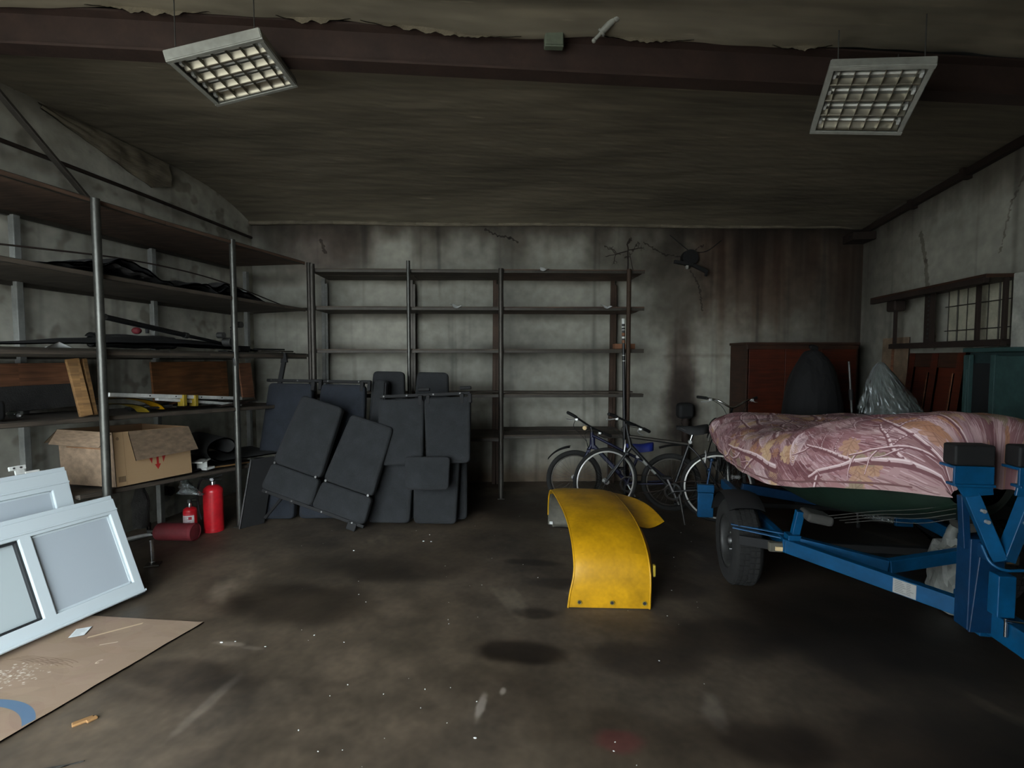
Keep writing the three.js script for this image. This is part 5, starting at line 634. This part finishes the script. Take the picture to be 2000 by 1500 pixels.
{ const t = thing('black_sack', 'tall bulging black plastic sack standing in front of the wardrobe', 'sack', [2.2, 0, 5.62]); const g = lump(0.84, 0.345, 1, 0.3, 0.035, 2.2, 12), p = g.attributes.position; for (let i = 0; i < p.count; i++) p.setY(i, Math.max(0, p.getY(i) + 0.84)); g.computeVertexNormals(); part(t, 'sack', g, M.sack); part(t, 'knot', tube([new V3(0, 1.64, 0), new V3(0.02, 1.69, 0), new V3(-0.03, 1.705, 0.01)], 0.025, 10, 8), M.sack); }
{ const t = thing('crutch', 'thin grey metal pole with dark grip standing right of the black sack', 'pole', [2.5, 0, 5.55]); rpart(t, 'shaft', cyl(P(2.47, 0, 5.2), P(2.35, 1.56, 5.22), 0.011), M.steel); rpart(t, 'grip', cyl(P(2.37, 1.30, 5.217), P(2.377, 1.2, 5.215), 0.018), M.black); rpart(t, 'foot', cyl(P(2.47, 0, 5.2), P(2.467, 0.04, 5.2), 0.017), M.black); }
{ const t = thing('clear_sack', 'large clear plastic sack gathered to a peak by the right wall', 'sack', [2.78, 0, 5.3]);
  part(t, 'film', sheet((u, v) => { const a = u * 6.2832, r = v < 0.06 ? 0.3 * v / 0.06 : mix(0.3, 0.3, Math.min(1, v / 0.6)) * (v < 0.6 ? 1 : Math.pow(1 - (v - 0.6) / 0.4, 0.8) + 0.06), h = 1.55 * v; const k = 1 + 0.22 * Math.abs(nz(Math.cos(a) * 2.2, Math.sin(a) * 2.2, v * 5)) - 0.2 * Math.abs(nz(Math.cos(a) * 5, v * 8, Math.sin(a) * 5)) + 0.1 * nz(Math.cos(a) * 11, v * 17, Math.sin(a) * 11); return new V3(r * Math.cos(a) * k - 0.12 * sm(0.6, 1, v), h + 0.003, r * Math.sin(a) * k * 0.8); }, 90, 60, 0.0015), M.film);
  part(t, 'filling', at(lump(0.5, 0.42, 1, 0.36, 0.1, 2.5, 8), 0, 0.56, 0), M.greyPlastic, { label: 'grey filling showing through' }); }
{ const t = thing('wall_rack', 'rusty steel rack fixed to the right wall below the ceiling pipe', 'rack', [3.25, 1.7, 5.5]);
  rpart(t, 'top_board', [at(box(0.34, 0.03, 1.72), 3.225, 2.245, -5.49)], M.redWoodDark); rpart(t, 'top_rail', at(box(0.04, 0.05, 1.7, 0.003), 3.07, 2.215, -5.49), M.rust); rpart(t, 'bottom_rail', at(box(0.05, 0.05, 1.56, 0.003), 3.2, 1.715, -5.41), M.rust); rpart(t, 'bottom_board', at(box(0.2, 0.02, 1.56, 0.003), 3.29, 1.735, -5.41), M.rust);
  for (const [d, w, x] of [[6.16, 0.03, 3.22], [4.66, 0.03, 3.22], [4.98, 0.03, 3.24]]) rpart(t, 'post', bar(P(x, 1.69, d), P(x, 2.23, d), w, w), M.rust);
  rpart(t, 'perforated_post', [at(box(0.05, 0.52, 0.09, 0.003), 3.24, 1.97, -5.62)], M.rust); for (let i = 0; i < 11; i++) rpart(t, 'slot', at(box(0.004, 0.02, 0.03, 0.001), 3.216, 1.74 + i * 0.045, -5.6), M.gasket);
  rpart(t, 'side_bracket', [bar(P(3.38, 1.715, 6.16), P(3.2, 1.715, 6.16), 0.03, 0.03), bar(P(3.38, 1.715, 4.66), P(3.2, 1.715, 4.66), 0.03, 0.03)], M.rust); rpart(t, 'hanging_box', at(box(0.12, 0.12, 0.16, 0.02), 3.2, 2.15, -6.12), M.rust); }
{ const g = [], d0 = 4.66, d1 = 5.58, w = struct('window_1', at(new THREE.BoxGeometry(0.02, 0.56, d1 - d0), 3.385, 1.98, -(d0 + d1) / 2), M.white); w.material = dirty(sc(196, 192, 172), 0.55);
  for (let i = 0; i < 8; i++) { const d = d0 + 0.02 + (d1 - d0 - 0.04) * i / 7; part(w, 'bar', cyl(P(3.366, 1.71, d), P(3.366, 2.25, d), i % 2 ? 0.004 : 0.0065, 8), M.postDark); } for (const h of [1.85, 2.08]) part(w, 'bar', cyl(P(3.352, h, d0), P(3.352, h, d1), 0.0045, 8), M.postDark); }
struct('trim_4', at(box(0.16, 0.6, 1.5, 0.01), 3.325, 1.96, -3.88), dirty(sc(186, 186, 178), 0.9));
{ const t = thing('cardboard_sheet', 'brown cardboard sheet standing against the right wall beyond the rack', 'cardboard', [3.36, 0, 6.42]); rpart(t, 'sheet', sheet((u, v) => P(3.33 + 0.05 * v + 0.01 * nz(u * 3, v * 3), 0.0 + 1.82 * v, mix(6.18, 6.7, u)), 8, 20, 0.006), M.carton); rpart(t, 'tape', sheet((u, v) => P(3.321 + 0.05 * v + 0.01 * nz(mix(0.5, 0.6, u) * 3, v * 3), 1.82 * v, mix(6.44, 6.49, u)), 2, 20, 0.001), M.woodPink); }
{ const t = thing('door_leaf', 'dark red-brown panelled wooden door leaf leaning on the right wall', 'door', [3.2, 0, 5.55]); const d0 = 5.16, d1 = 5.98, X = (h) => 3.14 + 0.1 * h, q = (d, h) => P(X(h), h, d), st = (a, b, c, e, th, m, name) => rpart(t, name, sheet((u, v) => { const h = mix(c, e, v); return P(X(h) - th / 2, h, mix(a, b, u)); }, 2, 2, 0.02 + th), m);
  st(d0, d1, 0.0, 1.64, 0.0, M.redWood, 'leaf'); for (const [a, b] of [[d0, d0 + 0.1], [(d0 + d1) / 2 - 0.05, (d0 + d1) / 2 + 0.05], [d1 - 0.1, d1]]) st(a, b, 0.0, 1.64, 0.018, M.redWood, 'stile'); for (const [c, e] of [[0, 0.14], [0.75, 0.87], [1.5, 1.64]]) st(d0 + 0.1, d1 - 0.1, c + 0.001, e, 0.016, M.redWoodDark, 'cross_rail'); for (const d of [d0 + 0.11, (d0 + d1) / 2 + 0.06]) st(d, d + 0.016, 0.9, 1.45, 0.024, M.woodPink, 'moulding'); rpart(t, 'handle', [cyl(q(d0 + 0.05, 0.98).add(new V3(-0.06, 0, 0)), q(d0 + 0.15, 0.98).add(new V3(-0.06, 0, 0)), 0.008), cyl(q(d0 + 0.05, 0.98), q(d0 + 0.05, 0.98).add(new V3(-0.065, 0, 0)), 0.01)], M.steel); }
{ const t = thing('teal_cabinet', 'tall teal painted cabinet with recessed door along the right wall', 'cabinet', [3.25, 0, 4.4]);
  rpart(t, 'carcass', [at(box(0.19, 1.64, 1.38, 0.004), 3.285, 0.82, -4.19), at(box(0.17, 1.64, 0.12, 0.004), 3.295, 0.82, -4.94)], M.tealDark); rpart(t, 'cornice', at(box(0.23, 0.035, 1.5, 0.004), 3.265, 1.66, -4.25), M.teal);
  const dr = (a, b, m) => { const d = rpart(t, 'door', at(box(0.024, 1.54, b - a - 0.01, 0.004), 3.165, 0.84, -(a + b) / 2), m); return d; };
  rpart(t, 'stile', at(box(0.035, 1.6, 0.07, 0.004), 3.17, 0.82, -4.955), M.teal); rpart(t, 'stile', at(box(0.03, 1.6, 0.05, 0.004), 3.165, 0.82, -4.66), M.teal); rpart(t, 'recess_panel', at(box(0.012, 1.5, 0.23, 0.002), 3.186, 0.8, -4.80), M.gasket); rpart(t, 'bead', at(box(0.016, 1.4, 0.012, 0.003), 3.147, 0.8, -4.935), M.teal);
  const a = dr(4.14, 4.63, M.teal), b = dr(3.5, 4.13, M.teal); for (const [d, dd] of [[a, 4.2], [b, 4.07]]) { d.updateWorldMatrix(true, false); part(d, 'knob', at(new THREE.SphereGeometry(0.015, 12, 8), 3.145 - 3.25, 0.9, -dd + 4.4), M.steel); } }
// ---------------------------------------------------------------- fittings on the back wall and ceiling
const BW = (x, h, off = 0) => P(x + off * 0.18, h, backD(x) - off * 0.98);
{ const c = BW(1.17, 2.84), t = thing('wall_bracket', 'black metal bracket sticking out of a hole high in the back wall', 'bracket', [1.17, 2.72, backD(1.17)], ANG); part(t, 'socket', [cyl(new V3(0, 0.13, 0), new V3(0, 0.13, 0.09), 0.1, 20)], M.black); part(t, 'arm', bar(new V3(-0.21, 0.075, 0.09), new V3(0.02, 0.035, 0.12), 0.05, 0.04), M.black); part(t, 'arm', [bar(new V3(0, 0.04, 0.12), new V3(0.2, -0.06, 0.13), 0.035, 0.045), bar(new V3(0.185, -0.05, 0.13), new V3(0.18, -0.11, 0.13), 0.03, 0.03)], M.black); part(t, 'lamp_stub', lathe([[0.001, 0], [0.018, 0.006], [0.024, 0.03], [0.018, 0.045]], 14).translate(-0.05, -0.02, 0.11), M.lampWhite);
  for (const [a, b, cc] of [[[-0.24, 0.42], [-0.1, 0.3], [0, 0.22]], [[0.42, 0.36], [0.22, 0.22], [0.06, 0.2]]]) part(t, 'wire', tube([a, b, cc].map(([x, y], i) => new V3(x, y, 0.012 + 0.01 * i)), 0.005, 20, 5), M.black); }
{ const t = thing('stove_pipe', 'sooty black flue box and pipe on the back wall behind the bicycle saddle', 'flue', [1.14, 0, backD(1.14) - 0.12], ANG); part(t, 'flue_box', [box(0.21, 0.2, 0.16, 0.05).translate(0, 0.925, 0.01)], M.black); part(t, 'pipe', cyl(new V3(0.01, 0.0, 0.01), new V3(0.01, 0.83, 0.01), 0.045, 18), M.rust); part(t, 'collar', cyl(new V3(0.01, 0.76, 0.01), new V3(0.01, 0.8, 0.01), 0.055, 18), M.rust); }
{ const t = thing('beam_end', 'dark timber beam end let into the corner of the right and back walls', 'beam', [3.3, 3.04, 7.1]); part(t, 'block', at(box(0.26, 0.1, 0.3, 0.01), -0.04, 0.05, 0), M.rust); part(t, 'bolt', cyl(new V3(-0.175, 0.05, 0.05), new V3(-0.16, 0.05, 0.05), 0.015, 8), M.black); }
{ const d = beamD(-0.24) - 0.085, t = thing('junction_box', 'small grey-green junction box on the ceiling beam', 'junction box', [-0.24, 3.36, d], Math.atan(0.205)); part(t, 'case', at(box(0.11, 0.115, 0.045, 0.006), 0, 0.05, 0.0), dirty(sc(104, 112, 96), 0.6)); part(t, 'lid', at(box(0.10, 0.1, 0.008, 0.004), 0, 0.05, 0.026), dirty(sc(110, 118, 102), 0.6)); part(t, 'screw', [cyl(new V3(0.04, 0.09, 0.028), new V3(0.04, 0.09, 0.032), 0.004, 8)], M.steel); }
{ const d = beamD(0) - 0.14, t = thing('lamp_holder', 'pale bent lamp holder hanging from a cable beside the junction box', 'lamp', [0.03, 3.37, d]); const a = new V3(0.07, 0.1, 0.02), b = new V3(0.0, 0.045, 0.0); part(t, 'holder', [cyl(a, b, 0.018, 14), cyl(b, b.clone().lerp(a, -0.12), 0.024, 14)], M.lampWhite); part(t, 'insulation_tape', at(new THREE.SphereGeometry(0.026, 12, 8), 0.075, 0.105, 0.02), M.lampWhite); part(t, 'bulb_stub', [cyl(b, b.clone().lerp(a, -0.6), 0.01, 10), at(new THREE.SphereGeometry(0.013, 10, 8), -0.045, 0.008, -0.012)], M.lampWhite); part(t, 'cable', tube([new V3(0.075, 0.105, 0.02), new V3(0.1, 0.15, 0.01), new V3(0.09, 0.2, -0.03)], 0.006, 14, 6), M.black); }
// square louvre lights, switched off: own axes x, y across the face, z down out of the fitting
function louvre(label, c, flip) {   // c: four corners of the face, near-left, near-right, far-right, far-left
  const t = thing('louvre_light', label, 'ceiling light', [0, 0, 0]); const o = c[0].clone().add(c[1]).add(c[2]).add(c[3]).multiplyScalar(0.25), x = c[1].clone().sub(c[0]).normalize(), y0 = c[0].clone().sub(c[3]).normalize(), z = x.clone().cross(y0).normalize(), y = z.clone().cross(x); if (z.y > 0) { z.negate(); y.negate(); }
  t.quaternion.setFromRotationMatrix(new THREE.Matrix4().makeBasis(x, y, x.clone().cross(y).normalize())); t.position.copy(o); const S = c[0].distanceTo(c[1]), s = x.clone().cross(y).y < 0 ? 1 : -1, h = S / 2, D = 0.05;
  part(t, 'housing', [at(box(S, S, 0.004, 0.001), 0, 0, -s * D), ...[[0, h, S, 0.008], [0, -h, S, 0.008], [h, 0, 0.008, S], [-h, 0, 0.008, S]].map(([a, b, w, l]) => at(box(w, l, D, 0.002), a, b, -s * D / 2))], M.lampWhite);
  for (const [a, b, w, l] of [[0, h - 0.012, S + 0.008, 0.024], [0, -h + 0.012, S + 0.008, 0.024], [h - 0.012, 0, 0.024, S - 0.05], [-h + 0.012, 0, 0.024, S - 0.05]]) part(t, 'rim', at(box(w, l, 0.008, 0.002), a, b, s * 0.002), M.lampWhite);
  const I = S - 0.05, row = I / 4; for (let i = 0; i < 4; i++) { const yy = -I / 2 + row * (i + 0.5); part(t, 'tube', cyl(new V3(-I / 2 + 0.02, yy, -s * 0.036), new V3(I / 2 - 0.02, yy, -s * 0.036), 0.008, 14), M.tubeGlass); for (const k of [-1, 1]) part(t, 'tube_socket', at(box(0.016, 0.026, 0.04, 0.002), k * (I / 2 - 0.012), yy, -s * 0.03), M.white); }
  for (let i = 1; i < 4; i++) { const yy = -I / 2 + row * i; part(t, 'reflector', sheet((u, v) => { const q = (v - 0.5) * 2; return new V3(mix(-I / 2, I / 2, u), yy + 0.02 * q, -s * (0.004 + 0.036 * Math.abs(q) ** 0.7)); }, 2, 10, 0.0012), M.lampMirror); }
  for (const k of [-1, 1]) part(t, 'reflector', sheet((u, v) => new V3(mix(-I / 2, I / 2, u), k * (I / 2 - 0.03 * v * v), -s * (0.004 + 0.04 * v)), 2, 8, 0.0012), M.lampMirror);
  for (let i = 0; i < 6; i++) { const xx = -I / 2 + I * (i + 0.5) / 6; for (let j = 0; j < 4; j++) { const yy = -I / 2 + row * (j + 0.5); part(t, 'louvre_blade', poly([[yy - row / 2 + 0.002, 0.004], [yy + row / 2 - 0.002, 0.004], [yy + row / 2 - 0.018, 0.036], [yy, 0.026], [yy - row / 2 + 0.018, 0.036]], 0.0022, 0).applyMatrix4(new THREE.Matrix4().makeBasis(new V3(0, 1, 0), new V3(0, 0, -s), new V3(s > 0 ? -1 : 1, 0, 0))).translate(xx, 0, 0), M.lampMirror); } }
  for (const [a, b] of [[h - 0.04, h - 0.04], [-h + 0.04, h - 0.04], [h - 0.04, -h + 0.04], [-h + 0.04, -h + 0.04]]) { const w = new V3(a, b, -s * D).applyQuaternion(t.quaternion).add(o), top = 3.46 - 0.026 * (w.x - XL) + 0.08; if (top > w.y + 0.02) rpart(t, 'hanger', cyl(w, new V3(w.x, Math.max(top, w.y + 0.05), w.z), 0.003, 6), M.steel); }
}
const sc0 = (q, k) => new V3(0, 1.6, 0).lerp(P(...q), k);
louvre('switched-off louvre light hanging tilted from the left of the ceiling beam', [[-2.323, 3.214, 2.537], [-1.819, 3.348, 2.638], [-1.917, 3.362, 3.178], [-2.422, 3.229, 3.077]].map((q) => sc0(q, 0.93)));
louvre('switched-off louvre light hanging tilted from the right of the ceiling beam', [[1.444, 3.407, 3.572], [1.967, 3.309, 3.447], [2.043, 3.115, 3.938], [1.52, 3.213, 4.063]].map((q) => sc0(q, 0.875)));
// things of a kind carry one group
const GROUPS = { seat_back: 'vehicle seat backs in the pile', fire_extinguisher: 'fire extinguishers under the left shelves', bicycle: 'bicycles before the back wall', louvre_light: 'louvre lights at the ceiling beam', window_sash: 'white window sashes leaning on the left', shelving_rack: 'steel shelving racks', wood_board: 'boards standing on the fourth left shelf', metal_strip: 'metal strips on the fourth left shelf', paper_scrap: 'paper scraps on the shelves', rubber_sheet: 'rubber sheets on the second left shelf', yellow_strip: 'yellow strips on the fourth left shelf' };
for (const o of scene.children) { const g = GROUPS[o.name.replace(/_\d{3}$/, '')]; if (g && o.userData.category) o.userData.group = g; }
renderer.render(scene, camera);
